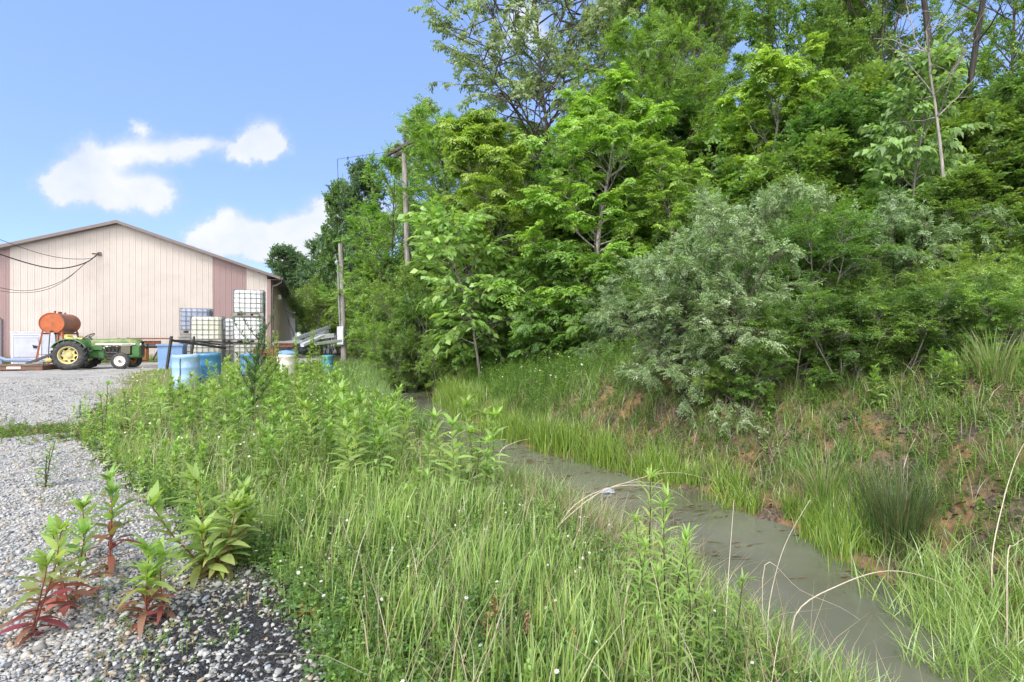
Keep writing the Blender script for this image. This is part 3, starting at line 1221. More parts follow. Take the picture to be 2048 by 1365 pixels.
TREES['bigleaf'] = [make_tree(ST_BIG, 3.9, .8, 1.3, dome, 30, (.1, .6), .42, .035, [(.32, .48, .10), (.27, .43, .08), (.37, .53, .14)], [2, 2, 1], subs=4, sps=3, bark=BARK_GREY)]
TREES['maglike'] = [make_tree(ST_MAG, 5.6, 1.8, 1.35, dome, 30, (.1, .6), .45, .05, [(.20, .34, .09), (.24, .39, .11), (.17, .30, .07)], [2, 2, 1], subs=5, sps=3, bark=BARK_GREY)]
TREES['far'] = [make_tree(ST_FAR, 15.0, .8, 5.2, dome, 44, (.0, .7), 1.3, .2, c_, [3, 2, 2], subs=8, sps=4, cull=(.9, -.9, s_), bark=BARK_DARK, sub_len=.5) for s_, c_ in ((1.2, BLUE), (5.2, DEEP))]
SHRUBS = {}
SHRUBS['olive'] = [make_tree(ST_OLIVE, 2.9, .08, 1.9, lambda u: .95 - .35 * u, 60, (-.25, .5), .34, .03, SILVER, [3, 2, 3, .6], subs=8, sps=7, bark=BARK_DARK, stems=11, spread=1.25,
                             leafmat=MAT_LEAF_MATT, sag=1.5, lift=.0, cull=(2.6, -1.2, s_), sub_len=.5) for s_ in (1, 6)]
SHRUBS['honey'] = [make_tree(ST_HONEY, 2.5, .1, 1.5, umbrella, 48, (.0, .8), .36, .025, c_, [3, 2, 2], subs=8, sps=6, bark=BARK_GREY, stems=8, spread=.7, sag=.7, lift=0,
                             cull=(2.4, -1.2, s_), sub_len=.5) for s_, c_ in ((2, [(.13, .25, .034), (.17, .30, .042), (.095, .19, .03)]), (7, [(.21, .35, .045), (.155, .28, .04), (.26, .40, .055)]))]

rng = np.random.default_rng(77)
# ------------------------------------------------------------------ woods
PROTO = {}


def plant(kindname, i, px, Y, height, label, group=None, name=None, cat='tree', wide=1.0, rot=None, X=None, z=None, tilt=None):
    """put tree or shrub number i of a kind at photo column px and depth Y, scaled to a height in metres"""
    tm, cm = (TREES.get(kindname) or SHRUBS[kindname])[i]
    base_h = {'ash': 7.3, 'locust': 8.0, 'walnut': 5.2, 'broad': 15.5, 'low': 6.5, 'elm': 19.0, 'thin': 15.0, 'bigleaf': 3.9, 'maglike': 5.6,
              'far': 15.0, 'olive': 2.9, 'honey': 2.5}[kindname]
    x = PX(px, Y) if X is None else X
    gz = h1(x, Y) if z is None else z
    t = thing(name or 'tree', label, cat, (x, Y, gz - .03), rng.uniform(0, 6.28) if rot is None else rot, group, tilt)
    s = height / base_h
    t.scale = (s * wide, s * wide, s)
    link('trunk' if cat == 'tree' else 'stems', tm, t)
    link('crown' if cat == 'tree' else 'foliage', cm, t)
    return t


def top_h(py, px, Y):
    """height that brings a plant's top to photo row py"""
    return PZ(py, Y) - h1(PX(px, Y), Y)


# front trees, each as the photo shows it
plant('ash', 0, 1168, 13.6, top_h(140, 1168, 13.6), 'sunlit lime green tree with a bare pale grey trunk', name='ash_tree', wide=1.12)
plant('ash', 1, 1010, 16.5, top_h(270, 1010, 16.5), 'bright green tree just left of the sunlit lime tree with the grey trunk', name='ash_tree', wide=1.1)
plant('ash', 1, 1345, 13.5, top_h(290, 1345, 13.5), 'lime green tree behind the left silvery shrub, its leaves in hanging tufts', name='ash_tree', wide=1.0)
plant('ash', 0, 1530, 15.5, top_h(190, 1530, 15.5), 'lime green tree rising behind the middle silvery shrub', name='ash_tree', wide=1.0)
plant('locust', 0, 785, 27.5, top_h(345, 785, 27.5), 'feathery yellow green tree left of the pole with crossarms', name='locust_tree', wide=.72)
plant('locust', 1, 925, 19.5, top_h(290, 925, 19.5), 'feathery green tree right of the pole with crossarms', name='locust_tree', wide=.7)
plant('locust', 1, 765, 31, top_h(430, 765, 31), 'low feathery green tree right beside the short grey pole', name='locust_tree', wide=1.1)
plant('locust', 0, 965, 21.0, top_h(270, 965, 21), 'feathery tree behind the tree with big pale leaves', name='locust_tree', wide=1.0)
plant('locust', 1, 1270, 17.5, top_h(60, 1270, 17.5), 'tall feathery tree right behind the sunlit lime tree', name='locust_tree', wide=.8)
plant('locust', 0, 1400, 17.5, top_h(110, 1400, 17.5), 'tall feathery tree above the left silvery shrub', name='locust_tree', wide=.8)
plant('elm', 0, 1105, 25.0, top_h(-150, 1105, 25), 'tall open grey green tree leaning out against the sky above the wood edge', name='elm_tree', wide=.84, rot=2.6)
plant('thin', 0, 792, 37, top_h(252, 792, 37), 'thin grey green treetop behind the pole with crossarms', name='slender_tree', wide=.85)
plant('thin', 0, 893, 33, top_h(228, 893, 33), 'thin grey green treetop between the crossarm pole and the tall open tree', name='slender_tree', wide=1.0, rot=1.0)
plant('bigleaf', 0, 960, 14.6, top_h(452, 960, 14.6), 'small tree with big pale green hanging leaves', name='big_leaved_tree', wide=1.0)
plant('maglike', 0, 1830, 9.8, top_h(135, 1830, 9.8), 'small tree with large drooping leaves above the right silvery shrub', name='large_leaved_tree', wide=.72)
plant('walnut', 0, 1095, 13.4, top_h(500, 1095, 13.4), 'small dark green tree with long feather leaves, over the daisies', name='walnut_sapling', wide=1.0)
plant('walnut', 0, 1190, 12.6, top_h(520, 1190, 12.6), 'small feather leaved tree at the left flank of the left silvery shrub', name='walnut_sapling', rot=2.0, wide=.85)
plant('walnut', 0, 915, 16.8, top_h(600, 915, 16.8), 'low feather leaved sapling under the tree with big pale leaves', name='walnut_sapling', rot=4.0, wide=1.0)

# tall trees standing on the rise on the right
TALL = [(1265, 24, -10, 0), (1410, 21, -30, 1), (1590, 23, -90, 2), (1710, 19, -120, 0), (1800, 17.5, -150, 1), (2010, 17, -170, 2),
        (2110, 14.5, -120, 1), (1350, 30, 10, 1), (1650, 31, 0, 1)]
for px, Y, top, i in TALL:
    plant('broad', i, px, Y, top_h(top, px, Y), 'tall leafy tree standing high on the wooded rise at the right', 'tall trees on the wooded rise', 'broadleaf_tree', wide=.74 if Y > 17 else .62)
# shaded smaller trees filling the wood edge behind the shrubs
LOW = [(1250, 15.5, 470, 0), (1420, 13, 430, 0), (1560, 12.5, 330, 1), (1680, 12.5, 250, 0), (1780, 12, 340, 1), (1930, 11.6, 240, 1), (2040, 11, 300, 0),
       (2140, 10.5, 200, 1), (1100, 18, 430, 1), (1010, 20, 430, 0), (900, 23, 450, 0), (875, 22, 520, 1), (775, 29, 540, 1), (1640, 15, 210, 1), (1860, 14, 230, 0), (2000, 13, 200, 1), (1460, 16, 260, 1), (1330, 18, 250, 0), (1180, 19, 330, 0)]
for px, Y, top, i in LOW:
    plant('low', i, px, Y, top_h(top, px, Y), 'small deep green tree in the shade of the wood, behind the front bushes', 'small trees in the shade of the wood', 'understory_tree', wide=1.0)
for k in range(22):
    Y = rng.uniform(30, 62)
    px = rng.uniform(860, 1250)
    x = PX(px, Y)
    plant('far' if Y > 38 else 'broad', int(rng.integers(0, 2)), px, Y, rng.uniform(9, 13.5), 'leafy tree deep in the wood, mostly hidden by the trees in front', 'trees deep in the wood', 'woodland_tree')

# far trees left of the wood and behind the barn
FARL = [(672, 50, 400, 0, .42), (606, 84, 512, 0, .9), (566, 95, 530, 1, .8), (632, 78, 480, 0, .8), (704, 46, 400, 1, .5), (742, 42, 372, 0, .5), (655, 64, 520, 1, .7)]
FLAB = ['tall dark blue green tree whose top stands against the cloud, behind the short pole', 'dark tree seen just over the low end of the barn roof',
        'dark tree partly hidden by the end of the barn', 'large dark tree filling the gap between barn and short pole', 'dark green tree right behind the short grey pole',
        'dark blue green tree between the two poles', 'rounded dark tree low behind the short pole']
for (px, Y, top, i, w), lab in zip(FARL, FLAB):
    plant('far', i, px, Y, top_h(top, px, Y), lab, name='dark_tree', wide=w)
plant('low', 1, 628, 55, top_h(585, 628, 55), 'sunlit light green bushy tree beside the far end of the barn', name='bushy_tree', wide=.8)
plant('honey', 1, 652, 40, top_h(600, 652, 40), 'pale twiggy bush in front of the dark trees by the short pole', name='pale_bush', cat='shrub', wide=.8)
plant('honey', 1, 618, 76, top_h(640, 618, 76), 'low green bush at the far corner of the barn', name='green_bush', cat='shrub')

# silvery shrubs on the bank
plant('olive', 0, 1400, 8.6, top_h(440, 1400, 8.6), 'big silvery arching shrub hanging over the clay bank, leftmost of the silvery shrubs', name='olive_shrub', cat='shrub', wide=.62)
plant('olive', 1, 1385, 8.2, 1.6, 'lower arching silvery shrub that trails down the clay bank towards the water', name='olive_shrub', cat='shrub', wide=1.0)
plant('olive', 1, 1560, 10.4, top_h(385, 1560, 10.4), 'tall silvery shrub in the middle, rising behind the leftmost silvery shrub', name='olive_shrub', cat='shrub', wide=.55)
plant('olive', 0, 1800, 8.8, top_h(420, 1800, 8.8), 'broad silvery shrub below the tree with large drooping leaves', name='olive_shrub', cat='shrub', wide=.6, rot=2.2)
plant('olive', 1, 1960, 8.8, top_h(420, 1960, 8.8), 'silvery shrub nearest the right edge of the picture', name='olive_shrub', cat='shrub', wide=.5, rot=4)
plant('olive', 0, 1250, 11.5, top_h(570, 1250, 11.5), 'pale grey green shrub with drooping sprays left of the big silvery shrub', name='olive_shrub', cat='shrub', wide=.7, rot=1)
for px, Y, top, lab in ((1690, 11.0, 420, 'fresh green leafy tree between the middle and the broad silvery shrub'), (1890, 9.0, 380, 'fresh green leafy tree behind the right silvery shrubs'), (2040, 8.6, 430, 'fresh green leafy tree at the right picture edge')):
    plant('low', 1, px, Y, top_h(top, px, Y), lab, name='leafy_tree', wide=1.15)
# deep green bushes between them
HON = [(1580, 7.3, 640, 1, 'low bright bush on the bank crest under the middle silvery shrub'), (1690, 6.9, 610, 0, 'low deep green bush spilling over the bank crest'),
       (1800, 6.6, 610, 1, 'low bright bush spilling over the bank crest near the right edge'), (1920, 6.3, 590, 0, 'deep green bush on the bank crest near the right edge'),
       (2030, 5.9, 600, 1, 'bright bush on the bank crest cut by the right picture edge'), (1500, 7.3, 715, 0, 'small green bush at the right foot of the big silvery shrub'),
       (1520, 9.8, 520, 0, 'dark green bush between the two left silvery shrubs'), (1640, 9.0, 470, 0, 'dark green flowering bush below the middle silvery shrub'),
       (1725, 8.4, 560, 0, 'low dark green bush under the broad silvery shrub'), (1900, 7.9, 540, 1, 'fresh green bush under the rightmost silvery shrub'),
       (2050, 7.2, 560, 1, 'fresh green bush cut by the right edge of the picture'), (1440, 7.7, 730, 1, 'fresh green bush at the foot of the big silvery shrub'),
       (1560, 8.0, 640, 0, 'low green bush on the crest of the bank right of the big silvery shrub'),
       (742, 29, 610, 1, 'leafy green bush right of the foot of the short pole'), (805, 25, 610, 0, 'deep green bush left of the ditch, near the short pole'),
       (835, 21.5, 600, 1, 'green bush below the pole with crossarms'), (860, 19, 610, 0, 'deep green bush overhanging the far end of the ditch'),
       (815, 18.3, 690, 0, 'low dark bush dipping over the ditch water'), (880, 17, 700, 1, 'low bush with pale tips right of the far ditch'),
       (770, 22, 660, 1, 'low bush at the far bend of the ditch'), (1030, 15.5, 600, 0, 'shaded bush beneath the sunlit lime tree'), (950, 17.5, 620, 0, 'shaded bush behind the sapling with feather leaves'),
       (1150, 13.8, 620, 0, 'shaded bush behind the daisies'), (1290, 11.6, 600, 0, 'dark bush in the shade left of the big silvery shrub')]
for px, Y, top, i, lab in HON:
    plant('honey', i, px, Y, max(.7, top_h(top, px, Y)), lab, name='leafy_bush', cat='bush', wide=.8 if px < 900 else 1.05)


# bare pale sapling in front of the tall trees
def bare_tree(px, Y, ptop, label, name, lines_fn, mat, cat='tree'):
    x = PX(px, Y)
    z = h1(x, Y)
    t = thing(name, label, cat, (x, Y, z))
    tr, br = lines_fn(PZ(ptop, Y) - z)
    link('trunk', np_mesh('trunk', *tubes(tr, 7), mat, smooth=True), t)
    for l_ in br:
        link('branch', np_mesh('branch', *tubes([l_], 5), mat, smooth=True), t)
    return t


BARK_BLACK = bark_material('bark_blackish', (.022, .02, .018), (.06, .054, .048))


def dead_lines(H):
    tr = curve_pts((0, 0, -.2), (-.03, 0, 1), H + .2, 14, wig=.025)
    rr = np.linspace(.04, .013, 14)
    br = []
    for i in range(16):
        k = rng.integers(9, 14)
        a = rng.uniform(0, 6.28)
        b_ = curve_pts(tr[k], (math.cos(a), math.sin(a), rng.uniform(.4, 1.2)), rng.uniform(.5, 1.5), 7, wig=.15)
        br.append((b_, np.linspace(.014, .003, 7)))
        b2 = curve_pts(b_[3], b_[4] - b_[3] + rng.normal(0, .12, 3), .5, 5, wig=.15)
        br.append((b2, np.linspace(.007, .002, 5)))
    return [(tr, rr)], br


bare_tree(1910, 8.9, 40, 'thin bare pale sapling with leafless twigs near the right edge', 'bare_tree', dead_lines, BARK_PALE)


def pole_lines(H):
    tr = curve_pts((0, 0, -.2), (.02, 0, 1), H + .2, 14, wig=.02)
    br = []
    for i in range(8):
        k = int(rng.integers(6, 13))
        a = rng.uniform(0, 6.28)
        br.append((curve_pts(tr[k], (math.cos(a), math.sin(a), .7), 1.6, 7, wig=.12), np.linspace(.03, .006, 7)))
    return [(tr, np.linspace(.105, .06, 14))], br


bare_tree(1858, 13.2, -80, 'dark straight trunk between the pale sapling and the large drooping leaves', 'bare_tree', pole_lines, BARK_BLACK)
bare_tree(1898, 15.2, -120, 'dark straight trunk directly behind the pale bare sapling', 'bare_tree', pole_lines, BARK_BLACK)


x = PX(655, 42)
t = thing('dead_thicket', 'thicket of dead grey stems in front of the dark trees by the short pole', 'dead shrub', (x, 42, h1(x, 42)))
H_ = PZ(565, 42) - h1(x, 42)
for i in range(14):
    ln = [(curve_pts((rng.normal(0, .9), rng.normal(0, .5), -.1), (rng.normal(0, .18), 0, 1), H_ * rng.uniform(.6, 1), 8, wig=.09), np.linspace(.04, .008, 8))]
    link('stem', np_mesh('stem', *tubes(ln, 5), BARK_PALE, smooth=True), t)
# ------------------------------------------------------------------ barn
M_CREAM = paint('cream_steel', (.475, .42, .388), .45, wear=(.435, .382, .35), wear_amt=.42, scale=.9, var=.05)
M_MAUVE = paint('mauve_steel', (.265, .178, .178), .45, scale=1.2, var=.06)
M_TAN = paint('tan_steel', (.72, .58, .45), .5, scale=1.0, var=.05)
M_ROOF = paint('brown_roof_steel', (.165, .125, .11), .4, scale=2, var=.1)
M_TRIM = paint('brown_trim', (.16, .125, .115), .45, scale=3, var=.08)
M_GUTTER = paint('dark_gutter', (.075, .055, .05), .4, scale=3)
YAW = rad(21)
BC = (PX(540, 32), 32.0)
WB, EAVE, RIDGE, LB = 15.66, 5.30, 7.95, 42.0
SLOPE = (RIDGE - EAVE) / (WB / 2)


def wall_top(t):
    return RIDGE - SLOPE * abs(t - WB / 2)


def wall_t(px):
    r = (px - 1024) / FOC
    ux, uy = -math.cos(YAW), -math.sin(YAW)
    return (r * BC[1] - BC[0]) / (ux - r * uy)


barn = thing('metal_barn', 'long cream metal barn with mauve bands and a shallow brown gable roof', 'barn', (BC[0], BC[1], 0), YAW)


def ribbed(name, mat, t0, t1, parent, topf, side=None, zb=-.25, drop=.0):
    """corrugated wall from t0 to t1 (metres left of the corner), ribs every 0.3 m"""
    st = []
    t = t0
    per = .305
    k = math.floor(t0 / per)
    pts = [(t0, 0)]
    while k * per < t1:
        b0 = k * per
        for dt, off in ((.0, 0), (.014, -.012), (.034, -.012), (.048, 0), (.10, 0), (.106, -.004), (.116, -.004), (.122, 0), (.20, 0), (.206, -.004), (.216, -.004), (.222, 0)):
            if t0 + .002 < b0 + dt < t1 - .002:
                pts.append((b0 + dt, off))
        k += 1
    pts.append((t1, 0))
    if side is None and t0 < WB / 2 < t1:
        pts.append((WB / 2, 0))
        pts.sort()
    vs, fs = [], []
    for i, (t, o_) in enumerate(pts):
        if side is None:
            vs += [(-t, o_, zb), (-t, o_, topf(t) - drop)]
        else:
            vs += [(-o_, t, zb), (-o_, t, topf(t) - drop)]
    n = len(pts)
    for i in range(n - 1):
        fs.append((2 * i, 2 * i + 1, 2 * i + 3, 2 * i + 2))
    m_ = MB()
    m_.add(vs, fs)
    return m_.build(name, mat, parent)


tA, tB, tC, tD = wall_t(20), wall_t(425), wall_t(493), .16
ribbed('cream_wall', M_CREAM, tB, tA, barn, wall_top, drop=.08)
ribbed('mauve_band', M_MAUVE, tC, tB - .004, barn, wall_top, drop=.08)
ribbed('cream_wall', M_CREAM, tD, tC - .004, barn, wall_top, drop=.08)
ribbed('mauve_band', M_MAUVE, tA + .004, WB, barn, wall_top, drop=.08)
ribbed('side_wall', M_TAN, .75, LB, barn, lambda t: EAVE, side=1)
q = MB()
q.box((-.07, -.02, EAVE / 2 - .15), (.19, .07, EAVE - .25))
q.box((.02, .1, EAVE / 2 - .15), (.06, .32, EAVE - .25))
q.build('corner_trim', M_MAUVE, barn)
q = MB()
q.box((.012, .51, EAVE / 2 - .15), (.02, .46, EAVE - .2))
q.build('corner_panel', paint('grey_green_panel', (.36, .36, .31), .5), barn)
q = MB()
q.box((-WB / 2, LB + .02, 2.5), (WB, .06, 5.4))
q.build('back_wall', M_TAN, barn)
# roof: two slabs with an overhang, gable ends trimmed
OV, OG = .62, .38
q = MB()
th = .09
for sg in (-1, 1):
    e = WB / 2 + OV
    xe, xr = -WB / 2 + sg * e, -WB / 2
    ze, zr_ = RIDGE - SLOPE * e + .06, RIDGE + .06
    vs = [(xe, -OG, ze), (xr, -OG, zr_), (xr, LB + OG, zr_), (xe, LB + OG, ze)]
    vs += [(p[0], p[1], p[2] - th) for p in vs]
    q.add(vs, [(0, 1, 2, 3), (7, 6, 5, 4), (0, 4, 5, 1), (2, 6, 7, 3), (3, 7, 4, 0)])
roof = q.build('roof', M_ROOF, barn)
q = MB()
for sg in (-1, 1):
    e = WB / 2 + OV
    xe, xr = -WB / 2 + sg * e, -WB / 2
    ze, zr_ = RIDGE - SLOPE * e + .075, RIDGE + .075
    y0, y1 = -OG - .03, -OG - .003
    vs = [(xe, y0, ze), (xr, y0, zr_), (xr, y0, zr_ - .17), (xe, y0, ze - .17)]
    vs += [(p[0], y1, p[2]) for p in vs]
    q.add(vs, [(0, 1, 2, 3), (7, 6, 5, 4), (0, 4, 5, 1), (1, 5, 6, 2), (2, 6, 7, 3), (3, 7, 4, 0)])
q.build('rake_trim', M_TRIM, barn)
q = MB()
zsof = RIDGE - SLOPE * (WB / 2 + OV) - .10
q.box((OV / 2 + .01, LB / 2, zsof), (OV - .06, LB + .6, .03))
q.build('soffit', M_GUTTER, barn)
q = MB()
zg = RIDGE - SLOPE * (WB / 2 + OV)
q.box((OV + .07, LB / 2, zg - .02), (.13, LB + .7, .14))
q.build('gutter', M_GUTTER, barn)
q = MB()
q.tube([(OV + .06, -.2, zg - .08), (OV + .04, -.2, zg - .26), (.42, -.15, zg - .42), (.17, -.06, zg - .5), (.15, -.04, zg - .75), (.15, -.04, 0)], .055, 8)
q.build('downspout', M_GUTTER, barn, smooth=True)
q = MB()
q.tube([(OV + .06, LB + .2, zg - .08), (.35, LB + .1, zg - .5), (.16, LB + .1, zg - .8), (.16, LB + .1, 0)], .055, 8)
q.build('downspout', M_GUTTER, barn, smooth=True)
for yl, zl in ((3.1, 4.05), (LB - 1.0, 3.6)):
    q = MB()
    q.tube([(.03, yl, zl + .28), (.30, yl, zl + .34), (.36, yl, zl + .25)], .022, 6)
    q.box((.05, yl, zl + .28), (.05, .14, .2))
    wl = q.build('wall_lamp', paint('lamp_metal', (.30, .29, .28), .4, .5), barn)
    q = MB()
    q.lathe([(.02, .26), (.10, .24), (.15, .08), (.155, .0), (.13, -.06), (.07, -.1), (.0, -.11)], c=(.36, yl, zl), k=16)
    q.build('lamp_globe', paint('lamp_glass', (.75, .74, .70), .2), wl, smooth=True)
# white and dark frame of an opening at the left end, cut by the picture edge
q = MB()
tl = wall_t(3)
for dx in (0.0, 1.1):
    q.box((-tl - dx, -.05, 1.15), (.07, .06, 2.5))
q.box((-tl - .55, -.05, 2.43), (1.03, .06, .07))
q.build('door_frame', paint('grey_frame', (.14, .13, .15), .5), barn)
q = MB()
q.tube([(-wall_t(198), -.03, PZ(508, 28.8)), (-wall_t(198) - .25, -.22, PZ(510, 28.8) + .02)], .035, 6)
q.box((-wall_t(198) + .03, -.03, PZ(508, 28.8)), (.16, .06, .2))
q.build('cable_anchor', M_GUTTER, barn)

# cables strung from the anchor on the gable away to the left
M_CABLE = paint('black_cable', (.03, .03, .033), .6)
ua = wall_t(196)
ax, ay = BC[0] - ua * math.cos(YAW), BC[1] - ua * math.sin(YAW) - .25


def cable(pts, r, label):
    """pts: photo pixels along the cable, at depths falling away from the wall"""
    P_ = []
    for i, (px, py, Y) in enumerate(pts):
        P_.append(Vector((PX(px, Y), Y, PZ(py, Y))))
    # smooth through the points
    pp = []
    n = len(P_)
    for i in range(n - 1):
        p0, p1, p2, p3 = P_[max(i - 1, 0)], P_[i], P_[i + 1], P_[min(i + 2, n - 1)]
        for s in range(6):
            t = s / 6
            pp.append(.5 * ((2 * p1) + (-p0 + p2) * t + (2 * p0 - 5 * p1 + 4 * p2 - p3) * t * t + (-p0 + 3 * p1 - 3 * p2 + p3) * t ** 3))
    pp.append(P_[-1])
    q_ = MB()
    q_.tube(pp, r, 6)
    o_ = q_.build('cable', M_CABLE, None, smooth=True)
    tag(o_, label, 'cable', 'cables slung across the barn gable')


cable([(197, 507, ay), (184, 517, ay - .2), (140, 518, 27.6), (90, 510, 26.6), (28, 490, 25.3), (-60, 455, 23.5), (-160, 405, 21.5)], .014, 'thin upper cable on the barn gable, rising to the roof line at the left')
cable([(197, 507, ay), (175, 524, ay - .2), (140, 535, 27.4), (105, 537, 26.6), (60, 528, 25.5), (0, 509, 24.2), (-80, 480, 22.6), (-180, 435, 20.5)], .030, 'thick black middle cable sagging across the barn gable')
cable([(197, 507, ay), (170, 528, ay - .2), (135, 556, 27.4), (95, 574, 26.5), (50, 582, 25.4), (0, 576, 24.2), (-80, 556, 22.6), (-180, 520, 20.5)], .013, 'upper of the two thin cables that sag lowest on the barn gable')
cable([(197, 507, ay), (168, 530, ay - .25), (132, 560, 27.2), (95, 579, 26.3), (50, 586, 25.2), (0, 582, 24.0), (-80, 564, 22.4), (-180, 532, 20.3)], .011, 'lowest thin cable sagging across the barn gable')

# ------------------------------------------------------------------ grey cabinet by the wall
M_CAB = paint('grey_blue_cabinet', (.42, .44, .52), .5, wear=(.50, .49, .50), wear_amt=.3, scale=2.5)
M_CABF = paint('cabinet_frame', (.60, .62, .68), .45, scale=3)
M_BLACK = paint('black_rubber', (.02, .02, .022), .7, scale=8)
Yc = 26.6
cx = PX(22, Yc)
cab = thing('grey_cabinet', 'pale grey steel cabinet with a latched door, against the barn wall behind the orange tank', 'cabinet', (cx, Yc, -.05), YAW)
q = MB()
q.box((.92, .45, .86), (1.84, .9, 1.70), bev=.02)
q.build('body', M_CAB, cab)
q = MB()
for a_, b_ in (((.02, 0, .06), (.02, 0, 1.66)), ((1.18, 0, .06), (1.18, 0, 1.66))):
    q.bar((a_[0] + .03, -.018, a_[2]), (b_[0] + .03, -.018, b_[2]), .03, .07)
q.box((.63, -.018, 1.62), (1.09, .03, .08))
q.box((.63, -.03, 1.49), (1.09, .05, .05))
q.build('door_frame', M_CABF, cab)
q = MB()
q.box((.63, -.022, .95), (1.04, .03, 1.02))
d_ = q.build('door', M_CAB, cab)
q = MB()
q.box((1.0, -.055, .97), (.16, .03, .14), bev=.02)
q.tube([(.93, -.09, 1.06), (.98, -.11, .97), (1.05, -.11, .95), (1.14, -.09, .99)], .025, 6)
q.build('latch', M_BLACK, d_)
q = MB()
q.box((.63, -.022, .22), (1.04, .03, .36))
q.build('lower_panel', M_CAB, cab)
q = MB()
q.box((.92, .45, 1.735), (1.9, .96, .045))
q.build('lid', M_CABF, cab)
q = MB()
q.box((2.3, .55, .78), (.9, .7, 1.5), bev=.02)
q.build('side_cabinet', paint('pale_grey_box', (.50, .50, .51), .5, scale=3), cab)

# ------------------------------------------------------------------ orange tank on its stand
M_TANK = paint('orange_tank', (.45, .11, .03), .6, wear=(.24, .085, .045), wear_amt=.48, scale=3.2, var=.2, bump=.05)
M_TANKS = paint('faded_orange_tank', (.33, .10, .055), .6, wear=(.20, .11, .07), wear_amt=.5, scale=3.0, var=.2, bump=.05)
M_RUST = paint('rusty_steel', (.24, .085, .045), .75, wear=(.13, .06, .04), wear_amt=.5, scale=6, var=.25, bump=.1)
Yt = 24.6
tx = PX(103, Yt)
tzc = PZ(646.5, Yt)
tank = thing('fuel_tank', 'rusty orange cylinder fuel tank raised on splayed legs behind the tractor', 'tank', (tx, Yt, tzc), YAW)
R_, Lt = .49, 1.9
q = MB()
q.lathe([(R_, .015), (R_, .06), (R_ - .008, .07), (R_ - .008, Lt - .07), (R_, Lt - .06), (R_, Lt - .01), (R_ * .93, Lt + .04), (R_ * .6, Lt + .1), (0, Lt + .12)], 'Y', k=40)
q.build('shell', M_TANKS, tank, smooth=True)
q = MB()
q.lathe([(R_ + .012, .03), (R_ + .012, -.012), (R_ - .02, -.012), (R_ - .03, .012), (0, .0)], 'Y', k=40)
q.build('end_plate', M_TANK, tank, smooth=True)
for yy_, rr_, hh_ in ((.35, .04, .09), (.8, .055, .07), (.95, .05, .06), (1.45, .04, .05)):
    q = MB()
    q.lathe([(rr_, 0), (rr_, hh_), (rr_ * 1.2, hh_), (rr_ * 1.2, hh_ + .03), (0, hh_ + .03)], c=(0, yy_, R_ - .015), k=10)
    q.build('filler_cap', M_RUST, tank)
q = MB()
q.tube([(.0, -.01, -.38), (.0, -.12, -.40), (.06, -.16, -.42)], .03, 8)
q.box((.08, -.16, -.43), (.10, .08, .07))
q.build('outlet_valve', M_BLACK, tank)
q = MB()
q.box((.1, -.17, -.52), (.11, .06, .13), bev=.02)
q.build('white_filter', paint('white_filter', (.8, .8, .8), .4), tank)
stand = thing('tank_stand', 'orange steel stand with splayed legs carrying the rusty cylinder tank', 'stand', (tx, Yt, -.02), YAW)
zt = tzc - R_ + .04
for i, (x0, y0) in enumerate(((-.36, .08), (.36, .08), (-.36, 1.75), (.36, 1.75))):
    q = MB()
    q.bar((x0, y0, zt + .14), (x0 * 1.75, y0 + (-.12 if y0 < 1 else .12), .0), .07, .07)
    q.build('leg', M_TANK if i != 3 else M_RUST, stand)
q = MB()
for y0 in (.12, 1.71):
    q.bar((-.45, y0, zt - .05), (.45, y0, zt - .05), .05)
for x0 in (-.42, .42):
    q.bar((x0, .1, zt - .02), (x0, 1.75, zt - .02), .06)
q.build('top_frame', M_RUST, stand)
q = MB()
q.bar((-.56, .02, .62), (.56, .02, .62), .025)
q.build('cross_brace', M_RUST, stand)
# dispensing hose
q = MB()
wx_, wy_ = .18, -.14
q.tube([(.05, -.15, tzc - .46), (.0, -.18, tzc - .60), (-.03, -.18, 1.0), (-.05, -.16, .5), (-.06, -.15, .05)], .022, 6)
q.tube([(.18, -.1, tzc - .46), (.24, -.14, 1.1), (.22, -.14, .8)], .02, 6)
q.build('hose', M_BLACK, tank, smooth=True, loc=(0, 0, -tzc + .0))

# ------------------------------------------------------------------ green tractor
M_GRN = paint('tractor_green', (.04, .135, .035), .5, wear=(.11, .16, .08), wear_amt=.42, scale=5, var=.2)
M_GRNTOP = paint('faded_green_hood', (.09, .16, .05), .55, wear=(.24, .23, .09), wear_amt=.48, scale=4, var=.2)
M_YEL = paint('tractor_yellow', (.55, .46, .15), .6, wear=(.46, .42, .26), wear_amt=.5, scale=6, var=.12)
M_SEAT = paint('yellow_vinyl', (.70, .58, .10), .5, wear=(.45, .35, .12), wear_amt=.3, scale=9)
M_TYRE = paint('tyre_rubber', (.035, .035, .037), .8, wear=(.10, .095, .085), wear_amt=.42, scale=9, var=.3)
M_WHT = paint('white_rim', (.72, .70, .66), .5, wear=(.40, .22, .13), wear_amt=.27, scale=9)
M_RIMY = paint('orange_yellow_rim', (.48, .27, .05), .5, wear=(.25, .13, .05), wear_amt=.4, scale=9)
M_DARK = paint('greasy_iron', (.035, .034, .03), .55, wear=(.12, .07, .045), wear_amt=.4, scale=12)
M_CHROME = paint('bare_metal', (.62, .62, .62), .3, .7, scale=14)
TH = rad(15)
Yr = 22.45
trx = PX(139.8, Yr)
TG = h1(trx, Yr)
trac = thing('green_tractor', 'old green farm tractor with yellow wheels and seat, parked before the orange tank', 'tractor',
             (trx - math.sin(TH) * .68, Yr + math.cos(TH) * .68, TG), TH)
# local frame: x forward, y left (away from the camera), near wheels at y = -0.68


